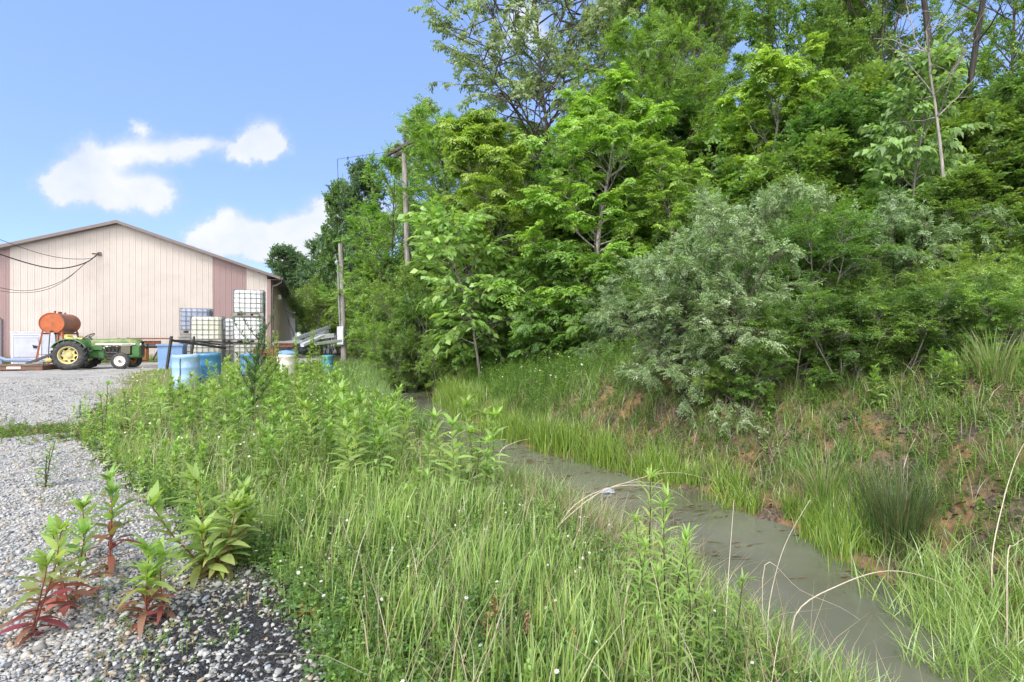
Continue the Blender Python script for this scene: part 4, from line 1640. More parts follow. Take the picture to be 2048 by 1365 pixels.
def tyre(bm, c, R, w, rim, lug=0, k=40, ax=0.0):
    hw = w / 2
    prof = [(rim, -hw * .78), (rim + .04, -hw * .92), ((R + rim) / 2, -hw * 1.0), (R - .06, -hw * .93), (R - .012, -hw * .72), (R, -hw * .3), (R, hw * .3),
            (R - .012, hw * .72), (R - .06, hw * .93), ((R + rim) / 2, hw), (rim + .04, hw * .92), (rim, hw * .78), (rim - .02, hw * .5), (rim - .02, -hw * .5), (rim, -hw * .78)]
    bm.lathe(prof, 'Y', c, k, Matrix.Rotation(ax, 3, 'Z'), cap=False)
    if lug:
        for i in range(lug):
            a0 = 2 * PI * i / lug
            for sg in (-1, 1):
                a1 = a0 + (PI / lug if sg > 0 else 0)
                pts_ = []
                for s in range(4):
                    t = s / 3
                    aa = a1 + t * .30
                    yy_ = sg * hw * (1.02 - .98 * t)
                    rr_ = R + .012 - (.05 if s == 0 else 0)
                    pts_.append(Vector((rr_ * math.cos(aa), yy_, rr_ * math.sin(aa))) + Vector(c))
                bm.tube(pts_, .030, 4)


def rear_wheel(y, name='rear_wheel', full=True):
    s = -1 if y < 0 else 1
    m_ = MB()
    tyre(m_, (0, y, .655), .635, .36, .37, 18)
    wl_ = m_.build(name, M_TYRE, trac, smooth=True)
    m_ = MB()
    yo = y + s * .15
    m_.lathe([(.372, s * .0 + y - s * .14), (.36, y - s * .12), (.345, y + s * .06), (.36, yo), (.385, yo + s * .012), (.385, yo + s * .02), (.355, yo + s * .014), (.33, yo - s * .03), (.315, yo - s * .11)], 'Y', (0, 0, .655), 40, cap=False)
    m_.build('rim', M_YEL, wl_, smooth=True)
    m_ = MB()
    n_ = 64
    vs, fs = [], []
    for i in range(n_):
        a = 2 * PI * i / n_
        lob = .245 + .065 * max(-.35, math.cos(8 * a))
        vs.append((lob * math.cos(a), y + s * .075, .655 + lob * math.sin(a)))
    for i in range(n_):
        a = 2 * PI * i / n_
        vs.append((.12 * math.cos(a), y + s * .045, .655 + .12 * math.sin(a)))
    for i in range(n_):
        j = (i + 1) % n_
        fs.append((i, j, n_ + j, n_ + i))
    m_.add(vs, fs)
    m_.lathe([(.125, y + s * .05), (.12, y + s * .10), (.085, y + s * .115), (.0, y + s * .12)], 'Y', (0, 0, .655), 20)
    for i in range(8):
        a = 2 * PI * i / 8
        m_.tube([(.1 * math.cos(a), y + s * .10, .655 + .1 * math.sin(a)), (.1 * math.cos(a), y + s * .13, .655 + .1 * math.sin(a))], .014, 6)
    m_.build('wheel_disc', M_YEL, wl_, smooth=True)
    return wl_


rear_wheel(-.68)
rear_wheel(.68)


def front_wheel(y, rimmat, steer):
    s = -1 if y < 0 else 1
    m_ = MB()
    c_ = Vector((0, 0, 0))
    tyre(m_, (0, 0, 0), .365, .20, .215, 0)
    for i in range(3):
        yy_ = (i - 1) * .055
        m_.lathe([(.36, yy_ - .016), (.374, yy_ - .012), (.374, yy_ + .012), (.36, yy_ + .016)], 'Y', (0, 0, 0), 36, cap=False)
    wl_ = m_.build('front_wheel', M_TYRE, trac, smooth=True)
    wl_.location = (1.88, y, .375)
    wl_.rotation_euler = (0, 0, steer)
    m_ = MB()
    m_.lathe([(.217, s * -.08), (.20, s * -.06), (.195, s * .05), (.222, s * .088), (.23, s * .094), (.212, s * .092), (.185, s * .05), (.12, s * .035), (.075, s * .05), (.07, s * .085), (0, s * .09)], 'Y', (0, 0, 0), 32, cap=False)
    m_.build('rim', rimmat, wl_, smooth=True)
    m_ = MB()
    for i in range(6):
        a = 2 * PI * i / 6
        m_.tube([(.085 * math.cos(a), s * .035, .085 * math.sin(a)), (.085 * math.cos(a), s * .075, .085 * math.sin(a))], .014, 6)
    m_.lathe([(.05, s * .08), (.045, s * .13), (0, s * .14)], 'Y', (0, 0, 0), 14)
    m_.build('hub', M_RUST, wl_)


front_wheel(-.60, M_WHT, rad(-4))
front_wheel(.60, M_RIMY, rad(-4))
q = MB()      # rear axle housing, gearbox, clutch housing
q.lathe([(.14, -.55), (.12, -.3), (.2, -.12), (.2, .12), (.12, .3), (.14, .55)], 'Y', (0, 0, .66), 16)
q.box((.0, 0, .68), (.52, .38, .46), bev=.06)
q.box((.55, 0, .66), (.75, .34, .36), bev=.05)
q.box((.95, 0, .66), (.3, .42, .46), bev=.05)
q.build('gearbox', M_GRN, trac)
q = MB()      # engine
q.box((1.42, 0, .78), (.72, .30, .50), bev=.03)
q.box((1.42, 0, .50), (.66, .26, .18), bev=.04)
for i in range(4):
    q.tube([(1.15 + i * .15, -.14, .92), (1.15 + i * .15, -.23, .86), (1.15 + i * .15, -.22, .74)], .026, 6)
q.tube([(1.15, -.21, .74), (1.62, -.21, .73)], .035, 8)
q.box((1.7, -.16, .74), (.14, .12, .2), bev=.03)
q.build('engine', M_DARK, trac)
q = MB()
q.box((1.20, -.21, 1.03), (.14, .1, .10), bev=.02)
q.box((1.32, -.20, 1.04), (.08, .1, .09), bev=.02)
q.lathe([(.05, 0), (.055, .1), (.03, .13), (0, .13)], c=(1.58, -.2, 1.0), k=12)
q.build('filter_bowl', M_CHROME, trac)
q = MB()      # hood: rounded section swept forward, nose turned down
sec = [(-.29, .0), (-.29, .17), (-.26, .25), (-.18, .30), (0, .315), (.18, .30), (.26, .25), (.29, .17), (.29, .0)]
st_ = [(.62, 1.04, 1.0, 1.0), (1.2, 1.06, .98, 1.0), (2.0, 1.075, .95, .98), (2.30, 1.07, .93, .96), (2.42, 1.045, .90, .90), (2.50, .99, .86, .80)]
vs, fs = [], []
for (x_, z_, wy, wz) in st_:
    for (a_, b_) in sec:
        vs.append((x_, a_ * wy, z_ + b_ * wz))
ns = len(sec)
for i in range(len(st_) - 1):
    for j in range(ns - 1):
        fs.append((i * ns + j, i * ns + j + 1, (i + 1) * ns + j + 1, (i + 1) * ns + j))
fs.append(tuple(range(ns)))
q.add(vs, fs)
hood = q.build('hood', M_GRNTOP, trac, smooth=True)
q = MB()
for sg in (-1, 1):
    q.box((1.55, sg * .292, 1.13), (1.55, .012, .052))
q.build('hood_stripe', paint('pale_stripe', (.78, .78, .74), .4), hood)
q = MB()
for sg in (-1, 1):
    for i in range(9):
        q.box((1.85 + i * .05, sg * .3, 1.131), (.028, .005, .03))
q.build('stripe_lettering', paint('dark_lettering', (.10, .13, .10), .5), hood)
q = MB()      # nose
q.box((2.33, 0, .80), (.36, .50, .60), bev=.05)
q.box((2.05, 0, .56), (.9, .46, .14), bev=.03)
q.build('nose', M_GRN, trac)
q = MB()
q.box((2.515, 0, .85), (.02, .36, .42))
q.build('grille', M_DARK, trac)
q = MB()
for sg in (-1, 1):
    q.box((1.93, sg * .245, .86), (.36, .02, .36))
q.build('side_screen', paint('dusty_screen', (.13, .12, .085), .8, scale=30, var=.4), trac)
for sg in (-1, 1):
    q = MB()
    q.lathe([(.065, 0), (.07, .04), (.0, .05)], 'X', (2.49, sg * .19, 1.10), 14)
    q.build('headlight', M_CHROME, trac)
q = MB()      # dash and cowl
q.box((.66, 0, 1.12), (.34, .54, .40), bev=.06)
q.box((.78, -.27, .98), (.5, .03, .22))
q.build('cowl', M_GRN, trac)
q = MB()
q.tube([(.62, 0, 1.2), (.42, 0, 1.46)], .028, 8)
q.build('steering_column', M_DARK, trac)
q = MB()
ctr, nrm_ = Vector((.40, 0, 1.48)), Vector((-.55, 0, .84)).normalized()
e1, e2 = Vector((0, 1, 0)), nrm_.cross(Vector((0, 1, 0)))
ring = [ctr + (e1 * math.cos(a) + e2 * math.sin(a)) * .23 for a in [2 * PI * i / 28 for i in range(29)]]
q.tube(ring, .017, 6)
for i in range(3):
    a = 2 * PI * i / 3 + .5
    q.tube([ctr, ctr + (e1 * math.cos(a) + e2 * math.sin(a)) * .23], .012, 5)
q.build('steering_wheel', M_BLACK, trac, smooth=True)
q = MB()
q.box((-.02, 0, 1.13), (.50, .48, .10), Matrix.Rotation(-.12, 3, 'Y'), bev=.045)
q.box((-.02, 0, 1.05), (.3, .3, .1))
q.build('seat', M_SEAT, trac, smooth=False)
q = MB()
q.box((-.36, 0, 1.44), (.11, .50, .24), Matrix.Rotation(-.22, 3, 'Y'), bev=.05)
for sg in (-1, 1):
    q.tube([(-.36, sg * .24, 1.40), (-.2, sg * .26, 1.38), (-.02, sg * .25, 1.36), (.05, sg * .24, 1.40)], .045, 8)
    q.tube([(-.32, sg * .16, 1.35), (-.2, sg * .16, 1.1)], .018, 6)
q.build('backrest', M_SEAT, trac)
for sg in (-1, 1):
    q = MB()
    a0, a1 = rad(28), rad(152)
    pr_ = []
    for i in range(15):
        a = a0 + (a1 - a0) * i / 14
        pr_.append((.735 * math.cos(a), .655 + .735 * math.sin(a)))
    vs, fs = [], []
    for (x_, z_) in pr_:
        for (yy_, dz) in ((sg * .40, 0), (sg * .82, 0), (sg * .83, -.05), (sg * .82, -.02), (sg * .40, -.025)):
            vs.append((x_, yy_, z_ + dz))
    for i in range(14):
        for j in range(4):
            fs.append((i * 5 + j, i * 5 + j + 1, i * 5 + 6 + j, i * 5 + 5 + j))
    q.add(vs, fs)
    # inner skirt
    vs = [(x_, sg * .40, z_) for (x_, z_) in pr_] + [(x_ * .62, sg * .40, .655 + (z_ - .655) * .62) for (x_, z_) in pr_]
    fs = [(i, i + 1, 16 + i, 15 + i) for i in range(14)]
    q.add(vs, fs)
    q.build('fender', M_GRN, trac)
q = MB()
q.tube([(1.88, -.5, .42), (1.88, 0, .46), (1.88, .5, .42)], .05, 8)
q.box((1.88, 0, .47), (.22, .34, .12), bev=.02)
q.tube([(.75, -.22, .52), (1.3, -.34, .47), (1.8, -.42, .44)], .018, 6)
q.build('front_axle', M_DARK, trac)
q = MB()
q.box((.45, -.42, .5), (.5, .2, .04))
q.box((.45, .42, .5), (.5, .2, .04))
q.build('footrest', M_DARK, trac)
q = MB()
q.tube([(1.9, .05, 1.36), (1.9, .05, 1.43)], .03, 8)
q.tube([(1.55, .0, 1.36), (1.55, .0, 1.41)], .035, 8)
q.build('exhaust_stub', M_RUST, trac)
q = MB()
for sg in (-1, 1):
    q.bar((-.25, sg * .25, .55), (-.75, sg * .34, .42), .045)
    q.bar((-.1, sg * .22, .85), (-.62, sg * .33, .45), .03)
q.box((-.4, 0, .62), (.3, .12, .14))
q.build('hitch', M_DARK, trac)

# ------------------------------------------------------------------ rotary mower behind it
M_DECK = paint('rusty_red_deck', (.19, .075, .045), .7, wear=(.12, .075, .055), wear_amt=.55, scale=5, var=.3)
mow = thing('rotary_mower', 'low rusty mower deck with a long dark drawbar and yellow gearbox, left of the tractor', 'mower', (PX(40, 22.0), 22.0, h1(PX(40, 22), 22)), rad(8))
q = MB()
q.box((-.35, .7, .13), (2.5, 1.5, .22), bev=.02)
q.box((-.35, -.052, .235), (2.56, .05, .04))
q.build('deck', M_DECK, mow)
q = MB()
q.box((-.2, -.062, .14), (.53, .012, .10))
pl = q.build('name_plate', paint('white_plate', (.74, .70, .64), .5, scale=9), mow)
q = MB()
sx_ = -.42
pts_ = []
for i in range(60):
    t = i / 59
    pts_.append((sx_ + .44 * t, -.0715, .142 + .020 * math.sin(t * 46) * (1.35 if t < .08 or .38 < t < .46 else .75)))
q.tube(pts_, .006, 4)
q.build('plate_script', paint('red_script', (.22, .06, .05), .5), pl)
q = MB()
q.bar((-.15, .55, .27), (1.55, .45, .96), .09, .10)
q.bar((-.3, .85, .26), (1.4, .95, .62), .07, .07)
q.build('drawbar', paint('dark_drawbar', (.05, .045, .055), .6, scale=5), mow)
q = MB()
q.tube([(.65, .5, .38), (.72, .5, .40), (1.12, .5, .47), (1.18, .5, .48)], [.06, .115, .115, .06], 14)
q.tube([(1.18, .5, .48), (1.7, .5, .56)], .035, 8)
q.build('gearbox_shaft', paint('dusty_yellow', (.42, .34, .10), .6, wear=(.24, .18, .07), wear_amt=.45, scale=9), mow, smooth=True)
q = MB()
q.tube([(.15, .5, .27), (.45, .5, .33), (.66, .5, .38)], .07, 8)
q.bar((-.1, .3, .26), (.7, .3, .31), .06)
q.build('linkage', paint('grey_iron', (.16, .17, .17), .6, wear=(.2, .1, .06), wear_amt=.4, scale=8), mow)
blu = thing('blue_sheet_metal', 'bent pale blue metal guard lying behind the mower deck at the left picture edge', 'metal guard', (PX(8, 24.4), 24.4, 0), rad(18))
q = MB()
q.tube([(-1.2, 0, .42), (-.2, .0, .46), (.1, 0, .34), (.9, .1, .30), (1.5, .2, .12)], .09, 8)
q.tube([(-.1, 0, .36), (-.1, .02, 0)], .05, 8)
q.build('guard', paint('pale_blue_paint', (.19, .24, .38), .5, wear=(.12, .14, .2), wear_amt=.3, scale=6), blu, smooth=True)

# ------------------------------------------------------------------ rusty implement behind the tractor nose
imp = thing('rusty_implement', 'rusty red farm implement with a long top beam, half hidden behind the tractor nose', 'implement', (PX(316, 25.5), 25.5, 0), rad(20))
q = MB()
q.bar((-1.3, 0, 1.36), (.6, 0, 1.36), .07, .07)
q.bar((-1.0, .1, 1.12), (.1, .1, 1.12), .06, .26)
q.bar((-.9, .2, 1.35), (-.9, .2, 0), .08)
q.bar((.5, .2, 1.35), (.5, .2, 0), .08)
q.build('frame', M_RUST, imp)
q = MB()
q.box((-.62, -.05, .62), (.46, .3, .74), bev=.06)
q.build('hopper', paint('orange_brown_hopper', (.36, .15, .05), .65, wear=(.2, .09, .04), wear_amt=.4, scale=5), imp)
q = MB()
q.lathe([(.05, -.5), (.14, -.48), (.14, -.3), (.09, -.28), (.09, .25), (0, .26)], 'X', (-.1, -.1, .98), 12)
q.bar((.1, -.05, .95), (-.2, -.05, .3), .06)
q.build('shaft', M_DARK, imp)

# ------------------------------------------------------------------ caged liquid tanks
M_IW = paint('white_plastic_tank', (.74, .75, .77), .45, wear=(.66, .66, .62), wear_amt=.4, scale=2.2, var=.05)
M_IC = paint('cream_plastic_tank', (.62, .59, .48), .5, wear=(.72, .71, .66), wear_amt=.5, scale=2.0, var=.08)
M_IB = paint('blue_grey_plastic_tank', (.27, .31, .42), .5, wear=(.36, .40, .50), wear_amt=.45, scale=2.0, var=.1)
M_IG = paint('dingy_plastic_tank', (.47, .46, .42), .55, wear=(.36, .34, .29), wear_amt=.45, scale=2.2, var=.1)
M_CAGE = paint('galvanised_cage', (.19, .20, .21), .45, .4, wear=(.25, .2, .15), wear_amt=.25, scale=15)
M_PAL = paint('grey_pallet', (.27, .255, .24), .8, scale=9, var=.2)
IBC = {}


def ibc_meshes():
    q = MB()
    # bulged tank, drawn in at each cage rail
    rows = [(.0, .90), (.03, .97), (.16, 1.0), (.2, .985), (.24, 1.0), (.40, 1.0), (.44, .985), (.48, 1.0), (.64, 1.0), (.68, .985), (.72, 1.0), (.86, 1.0), (.92, .985), (.965, .93), (.985, .82)]
    k = 10
    vs, fs = [], []
    hx, hy, cr = .575, .475, .12
    loop0 = []
    for (cx_, cy_, a0) in ((hx - cr, hy - cr, 0), (-hx + cr, hy - cr, 90), (-hx + cr, -hy + cr, 180), (hx - cr, -hy + cr, 270)):
        for s in range(k // 2):
            a = rad(a0 + 90 * s / (k // 2 - 1))
            loop0.append((cx_ + cr * math.cos(a), cy_ + cr * math.sin(a)))
    n_ = len(loop0)
    for (z_, sc) in rows:
        for (x_, y_) in loop0:
            vs.append((x_ * sc, y_ * sc, .165 + z_))
    for i in range(len(rows) - 1):
        for j in range(n_):
            fs.append((i * n_ + j, i * n_ + (j + 1) % n_, (i + 1) * n_ + (j + 1) % n_, (i + 1) * n_ + j))
    fs.append(tuple(range(n_ - 1, -1, -1)))
    fs.append(tuple((len(rows) - 1) * n_ + j for j in range(n_)))
    q.add(vs, fs)
    q.lathe([(.14, 1.14), (.14, 1.165), (0, 1.17)], c=(0, 0, 0), k=18)
    IBC['tank'] = q
    q = MB()
    for z_ in (.17, .37, .58, .80, 1.0, 1.15):
        q.tube([(.59, -.49, z_), (.59, .49, z_), (-.59, .49, z_), (-.59, -.49, z_), (.59, -.49, z_)], .013, 5)
    for x_ in (-.59, -.36, -.15, .08, .3, .48):
        for y_ in (-.498, .498):
            q.tube([(x_, y_, .15), (x_, y_, 1.155)], .012, 5)
    for y_ in (-.42, -.2, 0, .2, .42):
        for x_ in (-.598, .598):
            q.tube([(x_, y_, .15), (x_, y_, 1.155)], .012, 5)
    for x_ in (-.2, .2):
        q.tube([(x_, -.49, 1.155), (x_, .49, 1.155)], .012, 5)
    IBC['cage'] = q
    q = MB()
    q.box((0, 0, .135), (1.2, 1.0, .03))
    for x_ in (-.52, 0, .52):
        for y_ in (-.44, 0, .44):
            q.box((x_, y_, .07), (.16, .12, .10))
    for y_ in (-.44, 0, .44):
        q.box((0, y_, .012), (1.2, .12, .024))
    IBC['pallet'] = q
    q = MB()
    q.box((.622, -.05, .80), (.012, .5, .40))
    IBC['plate'] = q
    q = MB()
    q.lathe([(.05, 0), (.05, .08), (.075, .08), (.075, .11), (0, .11)], 'Y', (0, -.585, .26), 12)
    IBC['valve'] = q


ibc_meshes()


def ibc(x, y, z, label, mat, rot=YAW, plate=True, valve=False):
    t = thing('caged_liquid_tank', label, 'liquid tank', (x, y, z), rot, 'caged plastic liquid tanks stacked by the barn')
    IBC['tank'].build('tank', mat, t, smooth=True)
    IBC['cage'].build('cage', M_CAGE, t)
    IBC['pallet'].build('pallet', M_PAL, t)
    if plate:
        IBC['plate'].build('data_plate', paint('grey_plate', (.36, .40, .44), .4), t)
    if valve:
        IBC['valve'].build('valve', M_BLACK, t)
    return t


def ibc_px(pxl, Y, z, label, mat, **kw):
    """pxl: photo column of the left front edge"""
    x0 = PX(pxl, Y)
    c_, s_ = math.cos(YAW), math.sin(YAW)
    return ibc(x0 + .6 * c_ - .5 * s_, Y + .6 * s_ + .5 * c_, z, label, mat, **kw)


gz = 0.0
ibc_px(466, 22.3, 2.36, 'clean white caged tank at the very top of the right stack', M_IW)
ibc_px(466, 22.3, 1.18, 'white caged tank right under the topmost one, partly behind the tall dark weed', M_IW)
ibc_px(466, 22.3, 0.0, 'caged tank at the bottom of the right stack, mostly behind weeds', M_IG)
ibc_px(447, 23.9, 1.16, 'white caged tank in the gap between the cream tank and the right stack', M_IW)
ibc_px(447, 23.9, 0.0, 'caged tank on the ground in the gap behind the cream tank', M_IG, plate=False)
ibc_px(380, 21.9, 1.18, 'cream stained caged tank on top of the front left stack', M_IC, valve=False)
ibc_px(380, 21.9, 0.0, 'dingy caged tank beneath the cream stained one', M_IG, plate=False)
ibc_px(359, 23.2, 1.60, 'blue grey caged tank on top of the back left stack', M_IB, plate=False)
ibc_px(359, 23.2, 0.0, 'caged tank on the ground under the blue grey one', M_IG, plate=False)
# loose pallets between the two back left tanks
c_, s_ = math.cos(YAW), math.sin(YAW)
for i, zz in enumerate((1.175, 1.318, 1.461)):
    x0, y0 = PX(357 + (i - 1) * 2, 23.15), 23.15
    t = thing('pallet', ['lowest of three loose grey pallets under the blue grey tank', 'middle of three loose grey pallets under the blue grey tank', 'top one of three loose grey pallets under the blue grey tank'][i],
              'pallet', (x0 + .6 * c_ - .5 * s_, y0 + .6 * s_ + .5 * c_, zz), YAW + rad([1, -2, 1.5][i]), 'loose pallets under the blue grey tank')
    q = MB()
    q.box((0, 0, .125), (1.22, 1.02, .022))
    q.build('deck_boards', M_PAL, t)
    for yb in (-.45, 0, .45):
        q = MB()
        q.box((0, yb, .057), (1.2, .1, .112))
        q.build('runner', M_PAL, t)

# ------------------------------------------------------------------ blue bin, drums
M_BLUE = paint('blue_plastic', (.17, .29, .52), .45, wear=(.24, .36, .56), wear_amt=.4, scale=3, var=.08)
M_BLUED = paint('deep_blue_plastic', (.06, .20, .36), .45, wear=(.10, .28, .36), wear_amt=.4, scale=3, var=.12)
M_BLUEP = paint('faded_blue_plastic', (.27, .43, .64), .5, wear=(.40, .54, .70), wear_amt=.45, scale=3, var=.08)
M_TEAL = paint('teal_plastic', (.07, .25, .32), .45, scale=3, var=.12)
M_DWHITE = paint('white_drum_plastic', (.70, .66, .60), .5, wear=(.55, .5, .42), wear_amt=.35, scale=3)
Yb = 21.6
bx = PX(314, Yb)
bn = thing('blue_bin', 'square blue plastic bin standing behind the leaning black post', 'bin', (bx, Yb, 0), YAW)
q = MB()
W2, D2, H2 = .92, .9, 1.14
vs = []
for (z_, sc) in ((0, .92), (H2, 1.0)):
    for (a_, b_) in ((0, 0), (1, 0), (1, 1), (0, 1)):
        vs.append(((.5 + (a_ - .5) * sc) * W2, (.5 + (b_ - .5) * sc) * D2, z_))
for (z_, sc) in ((H2, .94), (.1, .86)):
    for (a_, b_) in ((0, 0), (1, 0), (1, 1), (0, 1)):
        vs.append(((.5 + (a_ - .5) * sc) * W2, (.5 + (b_ - .5) * sc) * D2, z_))
fs = [(3, 2, 1, 0), (0, 1, 5, 4), (1, 2, 6, 5), (2, 3, 7, 6), (3, 0, 4, 7), (4, 5, 9, 8), (5, 6, 10, 9), (6, 7, 11, 10), (7, 4, 8, 11), (8, 9, 13, 12), (9, 10, 14, 13), (10, 11, 15, 14), (11, 8, 12, 15), (12, 13, 14, 15)]
q.add(vs, fs)
q.build('body', M_BLUE, bn)
q = MB()
for (a_, b_, w_, h_) in ((.5, -.035, 1.0, .04), (.5, 1.0, 1.0, .04)):
    q.box((a_ * W2, b_ * D2 if b_ > 0 else b_, H2 - .03), (W2 + .06, .05, .07))
q.build('rim', M_BLUE, bn)


def drum(px, Y, label, mat, r=.29, h=.89, closed=True, z=None, seam=False, lid=None):
    x = PX(px, Y)
    t = thing('plastic_drum', label, 'drum', (x, Y, (h1(x, Y) if z is None else z) - .02), rng.uniform(0, 6), 'plastic drums among the weeds')
    q = MB()
    prof_ = [(r * .92, 0), (r * .97, .03), (r * .985, .09)]
    for f_ in (.35, .66):
        prof_ += [(r * .985, h * f_ - .03), (r * 1.0, h * f_ - .014), (r * 1.0, h * f_ + .014), (r * .985, h * f_ + .03)]
    prof_ += [(r * .985, h * .89), (r * 1.02, h * .905), (r * 1.02, h * .96), (r * .985, h * .972), (r * .97, h), (r * .93, h), (r * .92, h - .03)]
    q.lathe(prof_ + ([(0, h - .035)] if closed else [(r * .9, h * .4), (0, h * .39)]), k=32)
    q.build('body', mat, t, smooth=True)
    if lid:
        q = MB()
        q.lathe([(r * 1.02, h), (r * 1.02, h + .02), (r * .7, h + .10), (0, h + .12)], k=24)
        q.build('lid', lid, t, smooth=True)
    if seam:
        q = MB()
        a = -PI / 2 + .12 - t.rotation_euler[2]
        q.tube([((r + .004) * math.cos(a + w), (r + .004) * math.sin(a + w), z_) for z_, w in ((.03, .03), (.3, .0), (.5, .04), (.7, .02), (h * .9, .05))], .009, 5)
        q.build('crack', M_BLACK, t)
    return t


drum(372, 12.4, 'pale blue open drum with a dark vertical crack, in front of the leaning black post', M_BLUEP, seam=True, closed=False)
drum(417, 13.2, 'darker blue drum just right of the cracked pale blue drum', M_BLUED, r=.29)
drum(500, 17.0, 'blue drum almost hidden behind the tall dark weed', M_BLUED)
drum(573, 15.6, 'white drum with a bluish domed top, under the rusty beam', M_DWHITE, r=.27, h=.95, lid=M_BLUE)
drum(655, 19.0, 'small teal drum by the foot of the short grey pole', M_TEAL, r=.21, h=.8)

# ------------------------------------------------------------------ black steel frame with two posts
M_BSTEEL = paint('black_steel', (.022, .021, .022), .5, wear=(.06, .045, .04), wear_amt=.35, scale=6)
Yf = 19.2
fr = thing('black_steel_frame', 'black steel frame of two leaning posts and long bars, behind the cracked blue drum', 'steel frame', (PX(338, Yf), Yf, h1(PX(338, Yf), Yf)), 0)
fx, fz = fr.location.x, fr.location.z


def fpt(px, py, Y):
    return (PX(px, Y) - fx, Y - Yf, PZ(py, Y) - fz)


q = MB()
q.bar(fpt(333, 742, Yf), fpt(343, 673, Yf), .075, .075)
q.build('post', M_BSTEEL, fr)
q = MB()
q.bar(fpt(383, 712, Yf + .9), fpt(388.5, 673, Yf + .9), .06, .06)
q.build('post', M_BSTEEL, fr)
q = MB()
q.bar(fpt(342, 681, Yf + .06), fpt(452, 697, Yf + 1.6), .06, .09)
q.build('bar', M_BSTEEL, fr)
q = MB()
q.bar(fpt(344, 681, Yf + .3), fpt(500, 687, Yf + 2.0), .05, .06)
q.build('bar', M_BSTEEL, fr)
q = MB()
q.bar(fpt(388, 683, Yf + 1.0), fpt(440, 690, Yf + 1.7), .05, .05)
q.build('bar', M_BSTEEL, fr)

# rusty beams and galvanised channels at the right of the tanks
Yg = 17.2
rb = thing('rusty_beam', 'short rusty red steel beam lying over the white drum', 'beam', (PX(568, Yg), Yg, PZ(690, Yg)), rad(6))
q = MB()
q.box((0, 0, .05), (.62, .14, .016))
q.box((0, 0, -.05), (.62, .14, .016))
q.box((0, 0, 0), (.62, .014, .085))
q.build('beam', M_RUST, rb)
q = MB()
q.box((-.26, .0, -.35), (.09, .09, .56))
q.build('upright', M_RUST, rb)
rb2 = thing('rusty_machine', 'rusty red machine frame behind the tall dark weed, right of the tanks', 'machine frame', (PX(527, 19.0), 19.0, h1(PX(527, 19), 19)), rad(12))
q = MB()
q.box((0, 0, .85), (.7, .12, .14))
q.box((.1, .3, .70), (.8, .1, .12))
q.box((-.3, 0, .4), (.1, .1, .8))
q.box((.3, 0, .4), (.1, .1, .8))
q.build('frame', M_RUST, rb2)
M_GALV = paint('galvanised_channel', (.50, .52, .55), .4, .35, wear=(.30, .30, .30), wear_amt=.35, scale=5, var=.15)
M_WCH = paint('white_painted_channel', (.70, .70, .72), .45, wear=(.45, .42, .4), wear_amt=.3, scale=5)


def channel(pa, pb, w, h, mat, label):
    a = Vector((PX(pa[0], pa[2]), pa[2], PZ(pa[1], pa[2])))
    b_ = Vector((PX(pb[0], pb[2]), pb[2], PZ(pb[1], pb[2])))
    mid = (a + b_) / 2
    q = MB()
    d = (b_ - a)
    L_ = d.length
    qq = d.to_track_quat('X', 'Z').to_matrix()
    t_ = .014
    for c_, s_ in (((0, 0, -h / 2), (L_, w, t_)), ((0, -w / 2, 0), (L_, t_, h)), ((0, w / 2, 0), (L_, t_, h))):
        q.box(qq @ Vector(c_), s_, qq)
    o_ = q.build('metal_channel', mat, None)
    o_.location = mid
    tag(o_, label, 'metal channel', 'metal channels leaning by the short pole')


channel((588, 679, 19.5), (658, 654.5, 21.5), .10, .12, M_GALV, 'upper galvanised channel, slanting up highest to the right')
channel((602, 686, 19.2), (655, 663, 21.0), .12, .10, M_GALV, 'second galvanised channel, lying just below the highest slanting one')
channel((604, 691, 18.6), (646, 672, 20.0), .12, .10, M_WCH, 'short white channel slanting up from the weeds')
channel((642, 674, 20.3), (664, 671, 20.8), .20, .16, M_WCH, 'short stubby white channel end pointing at the short pole')
channel((632, 687.5, 19.5), (681, 682, 21.0), .12, .10, M_WCH, 'nearly level white channel reaching the foot of the short pole')
channel((548, 688, 18.6), (602, 683, 19.3), .24, .12, M_GALV, 'wide grey channel lying level behind the rusty beam')

# ------------------------------------------------------------------ poles
M_POLE = bark_material('weathered_pole', (.16, .148, .132), (.31, .292, .27), 5)
Yp = 27.5
ppx = PX(689, Yp)
pz0 = h1(ppx, Yp)
pole = thing('utility_pole', 'short weathered grey wooden pole with a meter box, near the metal channels', 'utility pole', (ppx, Yp, pz0), 0)
ptop = Vector((PX(681, Yp) - ppx, 0, PZ(488, Yp) - pz0))
q = MB()
q.tube([Vector((0, 0, -.3)), ptop * .5 + Vector((.015, 0, 0)), ptop], [.165, .145, .12], 14)
q.build('shaft', M_POLE, pole, smooth=True)
q = MB()
zb = PZ(672, Yp) - pz0
q.box((-.13, -.20, zb), (.36, .2, .98), bev=.02)
mb_ = q.build('meter_box', paint('grey_meter_box', (.50, .53, .55), .4, .2, scale=4), pole)
q = MB()
q.box((-.13, -.312, zb - .02), (.30, .014, .86))
q.build('door', paint('grey_meter_door', (.56, .59, .61), .4, .2, scale=4), mb_)
q = MB()
q.tube([(-.19, -.13, zb + .45), (-.26, -.12, PZ(600, Yp) - pz0), (-.32, -.1, PZ(535, Yp) - pz0), (-.36, -.12, PZ(521, Yp) - pz0)], .045, 8)
q.build('conduit', paint('grey_conduit', (.25, .26, .27), .5, .3), pole, smooth=True)
q = MB()
q.lathe([(.06, 0), (.1, .05), (.1, .16), (.05, .2), (0, .2)], c=(-.37, -.14, PZ(530, Yp) - pz0), k=12)
q.tube([(-.36, -.12, PZ(528, Yp) - pz0 + .1), (-.48, -.1, PZ(514, Yp) - pz0 + .12), (-.25, -.05, PZ(509, Yp) - pz0)], .012, 5)
